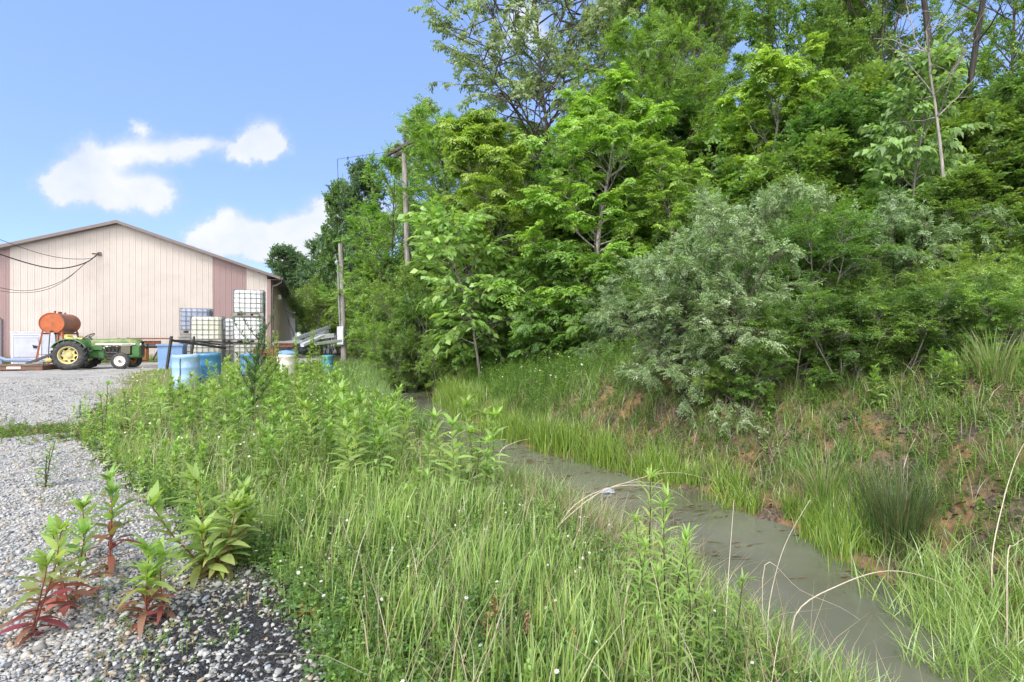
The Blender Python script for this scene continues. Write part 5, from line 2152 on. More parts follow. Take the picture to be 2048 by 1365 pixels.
q.build('weatherhead', paint('grey_weatherhead', (.4, .42, .44), .4, .4), pole, smooth=True)
for z_ in (535, 590, 640):
    q = MB()
    q.box((-.22, -.1, PZ(z_, Yp) - pz0), (.2, .1, .05))
    q.build('strap', M_DARK, pole)

Yq = 23.8
qx = PX(818, Yq)
qz0 = h1(qx, Yq)
pole2 = thing('utility_pole', 'tall weathered pole with twin crossarms, standing among the trees', 'utility pole', (qx, Yq, qz0), 0)
qt = Vector((PX(808, Yq) - qx, 0, PZ(289, Yq) - qz0))
q = MB()
q.tube([Vector((.1, 0, -.3)), qt * .5 + Vector((.06, 0, 0)), qt], [.15, .135, .115], 14)
q.build('shaft', M_POLE, pole2, smooth=True)
M_ARM = bark_material('dark_crossarm', (.05, .042, .036), (.12, .10, .085), 4)
aang = rad(48)
ad = Vector((math.cos(aang), -math.sin(aang) * 1.0, 0))
for sg in (-1, 1):
    q = MB()
    c_ = qt + Vector((0, 0, -.22)) + Vector((ad.y, -ad.x, 0)) * sg * .2
    q.bar(c_ - ad * 1.25, c_ + ad * 1.25, .11, .14)
    q.build('crossarm', M_ARM, pole2)
q = MB()
for sg in (-1, 1):
    q.bar(qt + Vector((0, 0, -.25)) + ad * .7 * sg, qt + Vector((0, 0, -1.0)), .03)
q.build('arm_brace', M_ARM, pole2)
for k_ in (-1.1, -.45, .45, 1.1):
    q = MB()
    q.lathe([(.02, 0), (.02, .1), (.05, .1), (.055, .16), (.03, .2), (0, .2)], c=qt + Vector((0, 0, -.16)) + ad * k_ + Vector((ad.y, -ad.x, 0)) * .2, k=10)
    q.build('insulator', M_DARK, pole2)
q = MB()
q.tube([qt + Vector((0, 0, -.25)), Vector((PX(760, 29.5) - qx, -1.5, PZ(405, 29.5) - qz0)), ptop + Vector((ppx - qx, Yp - Yq, pz0 - qz0 - .1))], .012, 5)
q.build('service_wire', M_CABLE, pole2)
# thin board lying on the grass by the yard
bd = thing('loose_board', 'thin pale board lying in the grass at the edge of the gravel yard', 'board', (*ground_at(292, 753)[:2], ground_at(292, 753)[2] + .05), rad(8))
q = MB()
q.box((0, 0, 0), (.62, .09, .03))
q.build('board', paint('pale_board', (.48, .45, .40), .8, scale=9), bd)
# ------------------------------------------------------------------ grass and herbs
def in_px(x, y, z):
    return 1024 + x / y * FOC, HOR - (z - CAMZ) / y * FOC


def clump_noise(x, y, f, seed):
    return .5 + .5 * wob(x * f, y * f, 1.0, seed)


GREEN_A = np.array([(.30, .45, .085), (.24, .39, .065), (.37, .50, .12), (.29, .41, .12)])
GREEN_B = np.array([(.155, .28, .045), (.20, .34, .05), (.25, .40, .06), (.125, .225, .045)])
REED = np.array([(.26, .40, .03), (.22, .35, .03), (.30, .42, .05), (.17, .28, .03)])
STRAW = np.array([(.42, .34, .20), (.34, .27, .16), (.50, .42, .28), (.28, .21, .13)])


def pick_cols(pal, n, hv=.12, p=None):
    c_ = pal[rng.choice(len(pal), n, p=p)]
    return np.clip(c_ * (1 + hv * rng.normal(size=(n, 1))) * (1 + .06 * rng.normal(size=(n, 1)) * np.array([1, .2, -.2])), .004, .9)


def grass_obj(name, label, cat, sets, mat=None):
    geo = Geo()
    for (P, h, w, az, bend, colr, seg) in sets:
        V, F, k = blades(P, h, w, az, bend, seg)
        geo.add(V, F, np.repeat(colr, k, 0))
    o_ = link(name, geo.mesh(name, mat or MAT_GRASS))
    kind(tag(o_, label, cat), 'stuff')
    return o_


def strip_pts(n, y0, y1, pad_l=.25, pad_r=.0, pw=1.0):
    """random points of the weedy strip between gravel and water, thinning with distance"""
    y = y0 + (y1 - y0) * rng.random(n) ** pw
    gl = lrp(y, GX[:, 0], GX[:, 1])
    L = lrp(y, CH[:, 0], CH[:, 1])
    x = gl - pad_l + (L - pad_r - gl + pad_l) * rng.random(n)
    return x, y


def g3(x, y, dz=0.0):
    return np.stack([x, y, hgt(x, y) + dz], 1)


def edge_low(x, y, lo=.38, span=2.0):
    '''plants stay shorter towards the water'''
    return lo + (1 - lo) * smooth01((chan(x, y)[0] - .1) / span)


sets = []
# bright upright grass close to the camera
n = 25000
x, y = strip_pts(n, 1.25, 6.6, -.12, .05, 1.0)
d = -gravel_d(x, y)
keep = (d > .12 * rng.random(n)) & (rng.random(n) < (.12 + .88 * (clump_noise(x, y, 1.9, 2) > .52)))
keep &= rng.random(n) < np.where(y > 4.6, .5, 1)
x, y, d = x[keep], y[keep], d[keep]
n = len(x)
dens = smooth01(d / .5)
h = rng.uniform(.12, .43, n) * (.45 + .55 * dens) * (.75 + .4 * clump_noise(x, y, 1.4, 7)) * edge_low(x, y)
sets.append((g3(x, y, -.01), h, rng.uniform(.004, .011, n), rng.normal(.6, 1.4, n), rng.uniform(.05, .55, n) ** 1.3, pick_cols(GREEN_A, n), 4))
# shorter under-storey grass all along the strip
n = 42000
x, y = strip_pts(n, 1.3, 26, .1, .0, 1.35)
keep = -gravel_d(x, y) > .05 * rng.normal(size=n)
x, y = x[keep], y[keep]
n = len(x)
h = rng.uniform(.08, .28, n) * (.7 + .5 * clump_noise(x, y, .9, 3)) * edge_low(x, y) * (.35 + .65 * smooth01(-gravel_d(x, y) / 1.5))
sets.append((g3(x, y, -.01), h, rng.uniform(.004, .008, n) * (1 + y / 14), rng.uniform(0, 6.28, n), rng.uniform(.1, .7, n), pick_cols(np.concatenate([GREEN_A, GREEN_B]), n), 3))
grass_obj('strip_grass', 'bright green grass filling the strip between the gravel and the ditch', 'grass', sets)

# dry straw and seed heads in the strip
n = 5200
x, y = strip_pts(n, 1.6, 18, -.2, .0, 1.2)
sets = [(g3(x, y), rng.uniform(.2, .6, n), rng.uniform(.002, .0045, n) * (1 + y / 12), rng.uniform(0, 6.28, n), rng.uniform(.2, .9, n), pick_cols(STRAW, n), 3)]
x, y = rng.normal(.9, .35, 700), rng.normal(4.6, .6, 700)
sets.append((g3(x, y), rng.uniform(.2, .55, 700), rng.uniform(.0025, .0045, 700), rng.normal(-.1, .9, 700), rng.uniform(.3, 1.0, 700), pick_cols(STRAW, 700), 4))
grass_obj('dry_grass', 'dry straw coloured grass stalks scattered through the green strip', 'dry grass', sets, MAT_GRASS)

# lime reeds standing in the water along the far edge, and tufts in the near water
sets = []
n = 17000
y = 3.2 + 13.0 * rng.random(n) ** 1.25
R_e = lrp(y, CH[:, 0], CH[:, 2])
off_ = rng.normal(.0, .17, n) + .16
x = R_e + off_
keep = clump_noise(x, y, 1.7, 5) > np.where(y > 7, .42, .56)
x, y = x[keep], y[keep]
n = len(x)
zz = np.maximum(hgt(x, y), WATER_Z - .12)
h = rng.uniform(.14, .40, n) * (1 + .45 * (y > 7.5)) * (.55 + .8 * clump_noise(x, y, 2.3, 11))
sets.append((np.stack([x, y, zz], 1), h, rng.uniform(.0045, .008, n) * (1 + y / 18), rng.uniform(0, 6.28, n), rng.uniform(.05, .65, n), pick_cols(REED, n), 4))
n = 6000
cxs = rng.uniform(2.3, 4.6, 70)
cys = rng.uniform(1.9, 4.0, 70)
kk = rng.integers(0, 70, n)
x, y = cxs[kk] + rng.normal(0, .10, n), cys[kk] + rng.normal(0, .10, n)
dLq, dRq = chan(x, y)
keep = (dRq > np.where(y < 3.2, -.95, -.5)) & (dRq < .5)
x, y = x[keep], y[keep]
n = len(x)
sets.append((np.stack([x, y, np.maximum(hgt(x, y), WATER_Z - .12)], 1), rng.uniform(.2, .5, n), rng.uniform(.005, .010, n), rng.uniform(0, 6.28, n), rng.uniform(.15, .9, n), pick_cols(GREEN_A, n), 4))
# near left edge of the water
n = 3600
y = 1.4 + 6.5 * rng.random(n)
x = lrp(y, CH[:, 0], CH[:, 1]) - rng.random(n) * .45 + .04
sets.append((g3(x, y), rng.uniform(.14, .38, n), rng.uniform(.005, .009, n), rng.normal(0.2, .9, n), rng.uniform(.1, .7, n), pick_cols(np.concatenate([GREEN_A, GREEN_B]), n), 4))
# the tall sward left of the far ditch
n = 15000
y = 9 + 17 * rng.random(n)
x = lrp(y, CH[:, 0], CH[:, 1]) - np.abs(rng.normal(0, .9, n)) + .1
sets.append((g3(x, y), rng.uniform(.25, .6, n), rng.uniform(.008, .014, n), rng.uniform(0, 6.28, n), rng.uniform(.1, .6, n), pick_cols(GREEN_B, n), 3))
grass_obj('water_edge_reeds', 'lime green reedy grass standing along the edges of the ditch water', 'reeds', sets)

# clay bank: sparse green tufts and dead stalks
sets = []
n = 22000
nc = 560
cy_ = 2.8 + 9.5 * rng.random(nc)
cd_ = rng.uniform(.1, 3.4, nc)
kk = rng.integers(0, nc, n)
y = cy_[kk] + rng.normal(0, .09, n)
x = lrp(cy_[kk], CH[:, 0], CH[:, 2]) + cd_[kk] / .82 + rng.normal(0, .09, n)
sets.append((g3(x, y), rng.uniform(.08, .34, n), rng.uniform(.003, .006, n) * (1 + y / 14), rng.uniform(0, 6.28, n), rng.uniform(.2, .9, n),
             pick_cols(np.concatenate([GREEN_B, GREEN_A[:2]]), n), 3))
grass_obj('bank_grass', 'thin green grass tufts growing on the orange clay bank', 'grass', sets)
sets = []
n = 7500
y = 2.8 + 9.0 * rng.random(n)
dd = rng.uniform(.05, 3.3, n)
x = lrp(y, CH[:, 0], CH[:, 2]) + dd / .82
keep = clump_noise(x, y, 1.5, 9) > .35
x, y = x[keep], y[keep]
n = len(x)
sets.append((g3(x, y), rng.uniform(.1, .5, n), rng.uniform(.002, .0045, n) * (1 + y / 14), rng.uniform(0, 6.28, n), rng.uniform(.3, 1.3, n), pick_cols(np.concatenate([STRAW, STRAW * .55]), n), 4))
grass_obj('bank_straw', 'dead straw and brown stalks lying and standing on the clay bank', 'dead grass', sets)

# herbs and grass on the bench behind the bank, under the shrubs
sets = []
n = 22000
y = 6.0 + 16 * rng.random(n) ** 1.2
dd = np.where(y < 10, rng.uniform(2.5, 6.5, n), rng.uniform(.25, 5.5, n))
x = lrp(y, CH[:, 0], CH[:, 2]) + dd / .85
sets.append((g3(x, y), rng.uniform(.12, .42, n), rng.uniform(.006, .012, n) * (1 + y / 30), rng.uniform(0, 6.28, n), rng.uniform(.1, .8, n), pick_cols(GREEN_B, n), 3))
grass_obj('bench_grass', 'green grass on the level top of the bank below the shrubs', 'grass', sets)


# leafy herbs: upright stems each carrying small leaves, as one layer
def herb_layer(name, label, x, y, hh, nleaf, L, Wd, pal, cat='herbs', spread=.5):
    n = len(x)
    P = g3(x, y)
    lean = rng.normal(0, .16, (n, 2))
    t = rng.random((n, nleaf)) ** .75
    B = P[:, None, :] + np.concatenate([lean[:, None, :] * (hh[:, None, None] * t[..., None]), (hh[:, None] * t)[..., None]], 2)
    B = B.reshape(-1, 3)
    az = rng.uniform(0, 6.28, n * nleaf)
    el = rng.uniform(-.2, 1.1, n * nleaf) * (.4 + .6 * t.ravel())
    D = np.stack([np.cos(az) * np.cos(el), np.sin(az) * np.cos(el), np.sin(el)], 1)
    Nn = np.stack([-np.cos(az) * np.sin(el), -np.sin(az) * np.sin(el), np.cos(el)], 1) + .25 * rng.normal(size=D.shape)
    sc = np.repeat(rng.uniform(.7, 1.25, n), nleaf) * (1.1 - .45 * t.ravel())
    V, F = leaf_quads(B, D, Nn, L * sc, Wd * sc, .15, .25)
    base = pick_cols(pal, n)
    cc = np.repeat(base, nleaf, 0) * rng.uniform(.8, 1.2, (n * nleaf, 1))
    geo = Geo()
    geo.add(V, F, np.repeat(cc, 4, 0))
    V2, F2, k = blades(P, hh, np.full(n, .006) * (1 + y / 14), rng.uniform(0, 6.28, n), rng.uniform(.02, .15, n), 2)
    geo.add(V2, F2, np.repeat(base * np.array([.9, .8, .7]), k, 0))
    o_ = link(name, geo.mesh(name, MAT_LEAF))
    kind(tag(o_, label, cat), 'stuff')


n = 4600
x, y = strip_pts(n, 3.4, 25, -.05, .05, 1.1)
keep = (-gravel_d(x, y) > .1) & (rng.random(n) < np.where(y < 6.5, .35 + .4 * (x < -.8), 1))
x, y = x[keep], y[keep]
hh = rng.uniform(.14, .46, len(x)) * np.where(y > 8, .95, .8) * (.7 + .5 * clump_noise(x, y, .8, 6)) * (.3 + .7 * smooth01(-gravel_d(x, y) / 2.2)) * edge_low(x, y)
herb_layer('strip_herbs', 'leafy light green herbs crowding the strip between yard and ditch', x, y, hh, 16, .085, .024, np.concatenate([GREEN_A, GREEN_B[1:3]]))
n = 6500
y = 6.4 + 13 * rng.random(n) ** 1.1
dd = np.where(y < 10, rng.uniform(2.5, 5.5, n), rng.uniform(.6, 4.5, n))
x = lrp(y, CH[:, 0], CH[:, 2]) + dd / .85
herb_layer('bench_herbs', 'leafy green herbs on the level top of the bank', x, y, rng.uniform(.2, .6, n), 16, .08, .026, GREEN_B)
n = 5600
y = 3.2 + 9 * rng.random(n)
dd = rng.uniform(.5, 3.2, n) ** 1.0
x = lrp(y, CH[:, 0], CH[:, 2]) + dd / .82
herb_layer('bank_seedlings', 'small green seedlings dotted over the clay bank', x, y, rng.uniform(.06, .26, n), 10, .05, .018, GREEN_B)
n = 4200
x, y = strip_pts(n, 1.4, 5.2, -.02, .15, 1.0)
keep = -gravel_d(x, y) > .05
x, y = x[keep], y[keep]
herb_layer('near_herbs', 'small round leaved herbs mixed into the nearest grass', x, y, rng.uniform(.06, .26, len(x)) * edge_low(x, y, .6), 13, .034, .018, np.concatenate([GREEN_A[:2], GREEN_B]))
# barn-foot and yard weeds
n = 1500
t = rng.uniform(-.5, 14, n)
x = BC[0] - t * math.cos(YAW) + rng.normal(0, .2, n) + .25
y = BC[1] - t * math.sin(YAW) - .5 + rng.normal(0, .25, n)
herb_layer('wall_weeds', 'straggly weeds along the foot of the barn wall', x, y, rng.uniform(.1, .5, n), 10, .09, .03, GREEN_B)
# yellowish turf between yard and drums
n = 16000
x = rng.uniform(-17, -6.5, n)
y = rng.uniform(11.5, 20.5, n)
d = -gravel_d(x, y)
keep = (d > -1.0 * rng.random(n) ** 2) & (d < 4.2)
x, y = x[keep], y[keep]
n = len(x)
YTURF = np.array([(.24, .29, .06), (.30, .29, .09), (.19, .28, .05), (.36, .30, .14)])
grass_obj('yellow_turf', 'short yellow green turf at the edge of the gravel yard', 'turf', [(g3(x, y), rng.uniform(.05, .16, n), rng.uniform(.009, .016, n), rng.uniform(0, 6.28, n), rng.uniform(.2, .8, n), pick_cols(YTURF, n), 2)])
# strip of low weeds across the gravel and sprouts in the near gravel
n = 3600
x = rng.uniform(-9.5, -4.8, n)
y = 7.9 + .12 * (x + 7) + rng.normal(0, .36, n)
keep = wob(x, y, 2.4, 6) * 1.2 + .65 > rng.random(n)
x, y = x[keep], y[keep]
n = len(x)
herb_layer('yard_weeds', 'low weeds in a line across the gravel', x, y, rng.uniform(.02, .13, n) * (.4 + 1.0 * rng.random(n)), 10, .05, .016, np.concatenate([GREEN_B, STRAW[:1]]))
n = 3400
yq = rng.uniform(2.0, 7.4, n)
xq = rng.uniform(-1.05, -.2, n) * yq
keep = (gravel_d(xq, yq) > 0) & (clump_noise(xq, yq, 1.6, 4) > .62)
xq, yq = xq[keep], yq[keep]
herb_layer('gravel_sprouts', 'tiny green and straw sprouts between the gravel stones', xq, yq, rng.uniform(.015, .07, len(xq)), 6, .028, .008, np.concatenate([GREEN_B, STRAW[:2]]))

# clover patch at the bottom edge of the grass
n = 9000
x, y = strip_pts(n, 1.4, 4.6, .06, .2, 1.0)
keep = clump_noise(x, y, 1.7, 1.0) > .35
x, y = x[keep], y[keep]
n = len(x)
B = np.repeat(g3(x, y) + np.stack([x * 0, x * 0, rng.uniform(.03, .13, n)], 1), 3, 0)
az = np.repeat(rng.uniform(0, 6.28, n), 3) + np.tile([0, 2.09, 4.19], n)
D = np.stack([np.cos(az), np.sin(az), rng.normal(.1, .2, len(az))], 1)
Nn = np.array([0, 0, 1.0]) + .25 * rng.normal(size=D.shape)
V, F = leaf_quads(B, D, Nn, rng.uniform(.012, .022, len(az)), rng.uniform(.012, .02, len(az)), .1, .1)
geo = Geo()
geo.add(V, F, np.repeat(np.repeat(pick_cols(np.array([(.10, .22, .04), (.13, .26, .05), (.085, .18, .035)]), n), 3, 0), 4, 0))
o = link('clover', geo.mesh('clover', MAT_LEAF))
kind(tag(o, 'low clover leaves under the grass at the edge of the stones', 'clover'), 'stuff')


# white flower heads
def flowers(name, label, P, r, pal):
    n = len(P)
    k = 7
    nv = unit(np.array([0, -.35, 1.0]) + .45 * rng.normal(size=(n, 3)))
    s = unit(np.cross(nv, np.array([.3, 1, .1])))
    t_ = np.cross(nv, s)
    B = np.repeat(P, k, 0)
    az = (np.arange(k) * 2 * PI / k)[None, :] + rng.uniform(0, 1, (n, 1))
    D = (s[:, None, :] * np.cos(az)[..., None] + t_[:, None, :] * np.sin(az)[..., None] + .15 * nv[:, None, :]).reshape(-1, 3)
    V, F = leaf_quads(B, D, np.repeat(nv, k, 0), np.repeat(r, k), np.repeat(r, k) * .75, .05, .0)
    geo = Geo()
    geo.add(V, F, np.repeat(np.repeat(pick_cols(pal, n, .06), k, 0), 4, 0))
    # yellow centres
    V, F = leaf_quads(P + nv * r[:, None] * .15 - s * r[:, None] * .25, s, nv, r * .5, r * .5, 0, 0)
    geo.add(V, F, np.repeat(pick_cols(np.array([(.5, .38, .06), (.45, .42, .15)]), n), 4, 0))
    o_ = link(name, geo.mesh(name, MAT_LEAF_MATT))
    kind(tag(o_, label, 'flowers'), 'stuff')


WHT = np.array([(.78, .78, .76), (.72, .70, .74), (.82, .82, .78)])
n = 240
x, y = strip_pts(n, 4.5, 20, -.1, .3, .9)
flowers('fleabane_flowers', 'small white fleabane flowers above the green strip', g3(x, y) + np.stack([x * 0, x * 0, rng.uniform(.25, .5, n)], 1), rng.uniform(.008, .013, n) * (1 + y / 22), WHT)
n = 120
y = rng.uniform(10, 15.5, n)
x = lrp(y, CH[:, 0], CH[:, 2]) + rng.uniform(.8, 4.2, n)
flowers('daisies', 'white daisies on the level grass above the far bank', g3(x, y) + np.stack([x * 0, x * 0, rng.uniform(.3, .65, n)], 1), rng.uniform(.016, .026, n), WHT)
n = 190
x, y = strip_pts(n, 1.7, 4.6, .0, .2, 1.0)
flowers('clover_flowers', 'white clover heads low among the near grass', g3(x, y) + np.stack([x * 0, x * 0, rng.uniform(.08, .24, n)], 1), rng.uniform(.007, .012, n), WHT)
# brown leaf litter on the bank and floating in the water
n = 4200
y = 2.6 + 9 * rng.random(n)
x = lrp(y, CH[:, 0], CH[:, 2]) + rng.uniform(.1, 3.6, n)
B = g3(x, y, .012)
D = rng.normal(size=(n, 3)) * np.array([1, 1, .25])
V, F = leaf_quads(B, D, np.array([0, 0, 1.0]) + .35 * rng.normal(size=(n, 3)), rng.uniform(.03, .09, n), rng.uniform(.012, .05, n), .2, .2)
geo = Geo()
geo.add(V, F, np.repeat(pick_cols(np.array([(.10, .06, .04), (.16, .10, .06), (.24, .17, .11), (.06, .045, .035)]), n, .2), 4, 0))
o = link('leaf_litter', geo.mesh('leaf_litter', MAT_DRY))
kind(tag(o, 'brown dead leaves littering the clay bank', 'leaf litter'), 'stuff')
n = 1500
y = 4.2 + 7 * rng.random(n)
Lq, Rq = lrp(y, CH[:, 0], CH[:, 1]), lrp(y, CH[:, 0], CH[:, 2])
x = Lq + (Rq - Lq) * rng.random(n) ** 1.6
keep = clump_noise(x * .6, y * 2.2, 1.4, 3) > .52
x, y = x[keep], y[keep]
n = len(x)
D = np.stack([np.ones(n), rng.normal(.05, .3, n), np.zeros(n)], 1)
V, F = leaf_quads(np.stack([x, y, np.full(n, WATER_Z + .004) + rng.random(n) * .006], 1), D, np.array([0, 0, 1.0]) + .05 * rng.normal(size=(n, 3)), rng.uniform(.05, .22, n), rng.uniform(.006, .03, n), .02, 0)
geo = Geo()
geo.add(V, F, np.repeat(pick_cols(np.array([(.13, .085, .04), (.10, .07, .035), (.19, .13, .07)]), n, .2), 4, 0))
o = link('floating_debris', geo.mesh('floating_debris', MAT_DRY))
kind(tag(o, 'brown plant scraps floating in streaks on the ditch water', 'debris'), 'stuff')


# ------------------------------------------------------------------ weed plants, one by one
def weed_mesh(h, stems, leafL, leafW, red=0.0, narrow=False, spread=.35, top=True, pal=GREEN_A, nper=26, lean=.08, lower_bare=.0, droop=.3):
    lines = []
    geo = Geo()
    for s in range(stems):
        a = rng.uniform(0, 6.28)
        hs = h * (1.0 if s == 0 else rng.uniform(.6, 1.0))
        sp = 0 if stems == 1 else spread * rng.uniform(.5, 1)
        st = curve_pts((0, 0, -.02), (math.cos(a) * sp + rng.normal(0, lean), math.sin(a) * sp + rng.normal(0, lean), 1), hs, 9, wig=.035, lift=.5)
        lines.append((st, np.linspace(.006 * (h / .6) ** .5, .0028, 9)))
        nl = int(nper * hs / h)
        t = np.linspace(max(.05, lower_bare), .985, nl) ** .9
        az = np.arange(nl) * 2.4 + a + rng.normal(0, .3, nl)
        f = t * 8
        k = np.minimum(f.astype(int), 7)
        B = st[k] + (st[k + 1] - st[k]) * (f - k)[:, None]
        el = np.interp(t, [0, .3, .7, .93, 1], [-.15, .25, .6, .95, 1.25]) + rng.normal(0, .15, nl)
        lens = leafL * np.interp(t, [0, .25, .6, .85, 1], [.75, 1.0, .95, .75, .45]) * rng.uniform(.8, 1.15, nl)
        if top:
            m_ = 14
            az = np.concatenate([az, rng.uniform(0, 6.28, m_)])
            el = np.concatenate([el, rng.uniform(.6, 1.35, m_)])
            B = np.concatenate([B, np.repeat(st[-1:], m_, 0)])
            lens = np.concatenate([lens, leafL * rng.uniform(.4, .8, m_)])
            t = np.concatenate([t, np.ones(m_)])
        D = np.stack([np.cos(az) * np.cos(el), np.sin(az) * np.cos(el), np.sin(el)], 1)
        Nn = np.stack([-np.cos(az) * np.sin(el), -np.sin(az) * np.sin(el), np.cos(el)], 1) + .2 * rng.normal(size=D.shape)
        V, F, kk_ = leaf_strips(B, D, Nn, lens, leafW * lens / leafL * rng.uniform(.8, 1.2, len(lens)), droop * rng.uniform(.2, 1.9, len(lens)))
        base = pick_cols(pal, 1, .08)[0]
        cc = base[None] * rng.uniform(.82, 1.15, (len(t), 1))
        young = np.clip((t - .8) / .2, 0, 1)[:, None]
        cc = cc * (1 - young) + np.array([.29, .47, .07]) * young * .7 + cc * young * .3
        if red > 0:
            rr = np.clip((red - t) / .22, 0, 1)[:, None]
            rc = np.array([(.32, .045, .055), (.33, .08, .06), (.22, .09, .055), (.30, .15, .08)])[rng.integers(0, 4, len(t))]
            cc = cc * (1 - rr) + rc * rr
        geo.add(V, F, np.repeat(cc, kk_, 0))
    sv, sf = tubes(lines, 5)
    smat = STEM_RED if red > 0 else (STEM_DARK if narrow else STEM_GREEN)
    return np_mesh('stem', sv, sf, smat, smooth=True), geo.mesh('leaves', MAT_LEAF, smooth=True)


def weed(meshes, x, y, label, s=1.0, group=None, name='weed', cat='weed', rot=None):
    t = thing(name, label, cat, (x, y, h1(x, y)), rng.uniform(0, 6.28) if rot is None else rot, group)
    t.scale = (s, s, s)
    link('stem', meshes[0], t)
    link('leaves', meshes[1], t)
    return t


# the red-leaved weeds standing in the gravel
REDS = [((62, 1272), (35, 1050), 'red stemmed weed in the gravel nearest the left picture edge'), ((145, 1222), (90, 1055), 'red and green weed second from the left picture edge in the gravel'),
        ((288, 1250), (258, 1095), 'bushy weed with crimson lower leaves, nearest the black asphalt crumbs'), ((326, 1232), (330, 1105), 'slim reddish weed just right of the bushy crimson leaved one'),
        ((222, 1150), (195, 955), 'tall weed with deep red lower leaves, behind the two crimson ones'), ((172, 1120), (150, 1005), 'small weed with a pale top, left of the tall red leaved one')]
for i, (b_, t_, lab) in enumerate(REDS):
    x, y, z = ground_at(*b_)
    H = (b_[1] - t_[1]) / FOC * y
    mm = weed_mesh(H * .97, 1 if i in (3, 5) else 2, .185 if i in (2, 4) else .16, .040, red=.62 if i != 5 else .3, spread=.14, nper=25, lean=.11)
    weed(mm, x, y, lab)
x, y, z = ground_at(425, 1148)
weed(weed_mesh(.62, 11, .20, .055, red=.28, spread=.75, nper=24, droop=.35), x, y, 'wide bushy weed with a few orange leaves at its foot, between stones and grass', name='bushy_weed')
x, y, z = ground_at(90, 975)
weed(weed_mesh(.48, 4, .11, .022, narrow=True, spread=.25, nper=18, top=False, pal=GREEN_B), x, y, 'thin dark stemmed weed standing alone in the gravel at the left', name='thin_weed')
x, y, z = ground_at(205, 885)
weed(weed_mesh(.85, 2, .13, .026, narrow=True, nper=24, pal=GREEN_B, spread=.1), x, y, 'tall thin dark stemmed weed at the left edge of the green mass', name='thin_weed')
x, y, z = ground_at(262, 880)
weed(weed_mesh(.7, 1, .13, .026, narrow=True, nper=22, pal=GREEN_B), x, y, 'second thin dark stemmed weed, just inside the green mass at the left', name='thin_weed')

# leafy lance-leaved weeds
WEEDS = [weed_mesh(.62, 1, .17, .040, spread=0, nper=26), weed_mesh(.58, 3, .16, .040, spread=.3, nper=22), weed_mesh(.66, 2, .18, .046, spread=.2, nper=26),
         weed_mesh(.54, 4, .15, .040, spread=.42, nper=20), weed_mesh(.64, 1, .19, .050, spread=0, nper=30, pal=GREEN_A[[0, 2]]), weed_mesh(.5, 3, .14, .034, spread=.35, nper=22, pal=GREEN_B)]
NAMED = [((772, 905), (775, 800), 'leafy lime weed at the water edge, where the ditch narrows in view'), ((705, 940), (700, 790), 'tall leafy weed left of the narrow part of the ditch'),
         ((905, 1010), (905, 855), 'tall broad leafed weed right at the ditch edge, in front of the water'), ((845, 1020), (845, 880), 'leafy weed just left of the tall broad leafed one at the ditch edge'),
         ((965, 1015), (962, 885), 'dark stemmed weed right of the tall broad leafed one at the ditch edge'), ((820, 1050), (815, 935), 'lower leafy weed in front of the weeds at the ditch edge')]
for i, (b_, t_, lab) in enumerate(NAMED):
    x, y, z = ground_at(*b_)
    weed(WEEDS[(4, 2, 4, 0, 5, 1)[i]], x, y, lab, s=(b_[1] - t_[1]) / FOC * y / .62)
# the mass of them along the strip
cnt = 0
tries = 0
spots = []
while cnt < 255 and tries < 6000:
    tries += 1
    px = rng.uniform(130, 800)
    py = rng.uniform(745, 1060)
    u = rng.random()
    x, y, z = ground_at(px, py)
    d = -gravel_d(np.array([x]), np.array([y]))[0]
    dLq = chan(np.array([x]), np.array([y]))[0][0]
    if d < .05 or dLq < .3 or y > 17 or (y > 10.5 and d < 2.4):
        continue
    if py > 985 and px > 480:
        continue
    if clump_noise(np.array([x]), np.array([y]), .7, 2.5)[0] < .24:
        continue
    if any((x - a) ** 2 + (y - b_) ** 2 < (.16 + .012 * y) ** 2 for a, b_ in spots):
        continue
    spots.append((x, y))
    weed(WEEDS[int(rng.integers(0, 6))], x, y, 'lance leaved light green weed in the crowded mass between yard and ditch', s=rng.uniform(.8, 1.25) * (.5 + .5 * float(smooth01(d / 2.0))) * float(edge_low(np.array([x]), np.array([y]), .6)[0]), group='lance leaved weeds in the green strip')
    cnt += 1
n = 0
while n < 16:
    x, y, z = ground_at(float(rng.uniform(660, 985)), float(rng.uniform(850, 1015)))
    if chan(np.array([x]), np.array([y]))[0][0] < .12:
        continue
    weed(WEEDS[int((4, 2, 0, 4)[n % 4])], x, y, 'tall broad leafed lime weed along the near edge of the ditch', s=float(rng.uniform(.95, 1.25)), group='broad leafed weeds along the ditch edge', name='ditch_weed', cat='ditch weed')
    n += 1
n = 0
while n < 42:
    px, y = float(rng.uniform(415, 700)), float(rng.uniform(10.5, 16.5))
    x = PX(px, y)
    if chan(np.array([x]), np.array([y]))[0][0] < .8:
        continue
    weed(WEEDS[int(rng.integers(0, 6))], x, y, 'tall leafy weed among the drums and in front of the metal channels', s=float(rng.uniform(.85, 1.25)), group='tall weeds around the drums', name='tall_weed', cat='tall weed')
    n += 1
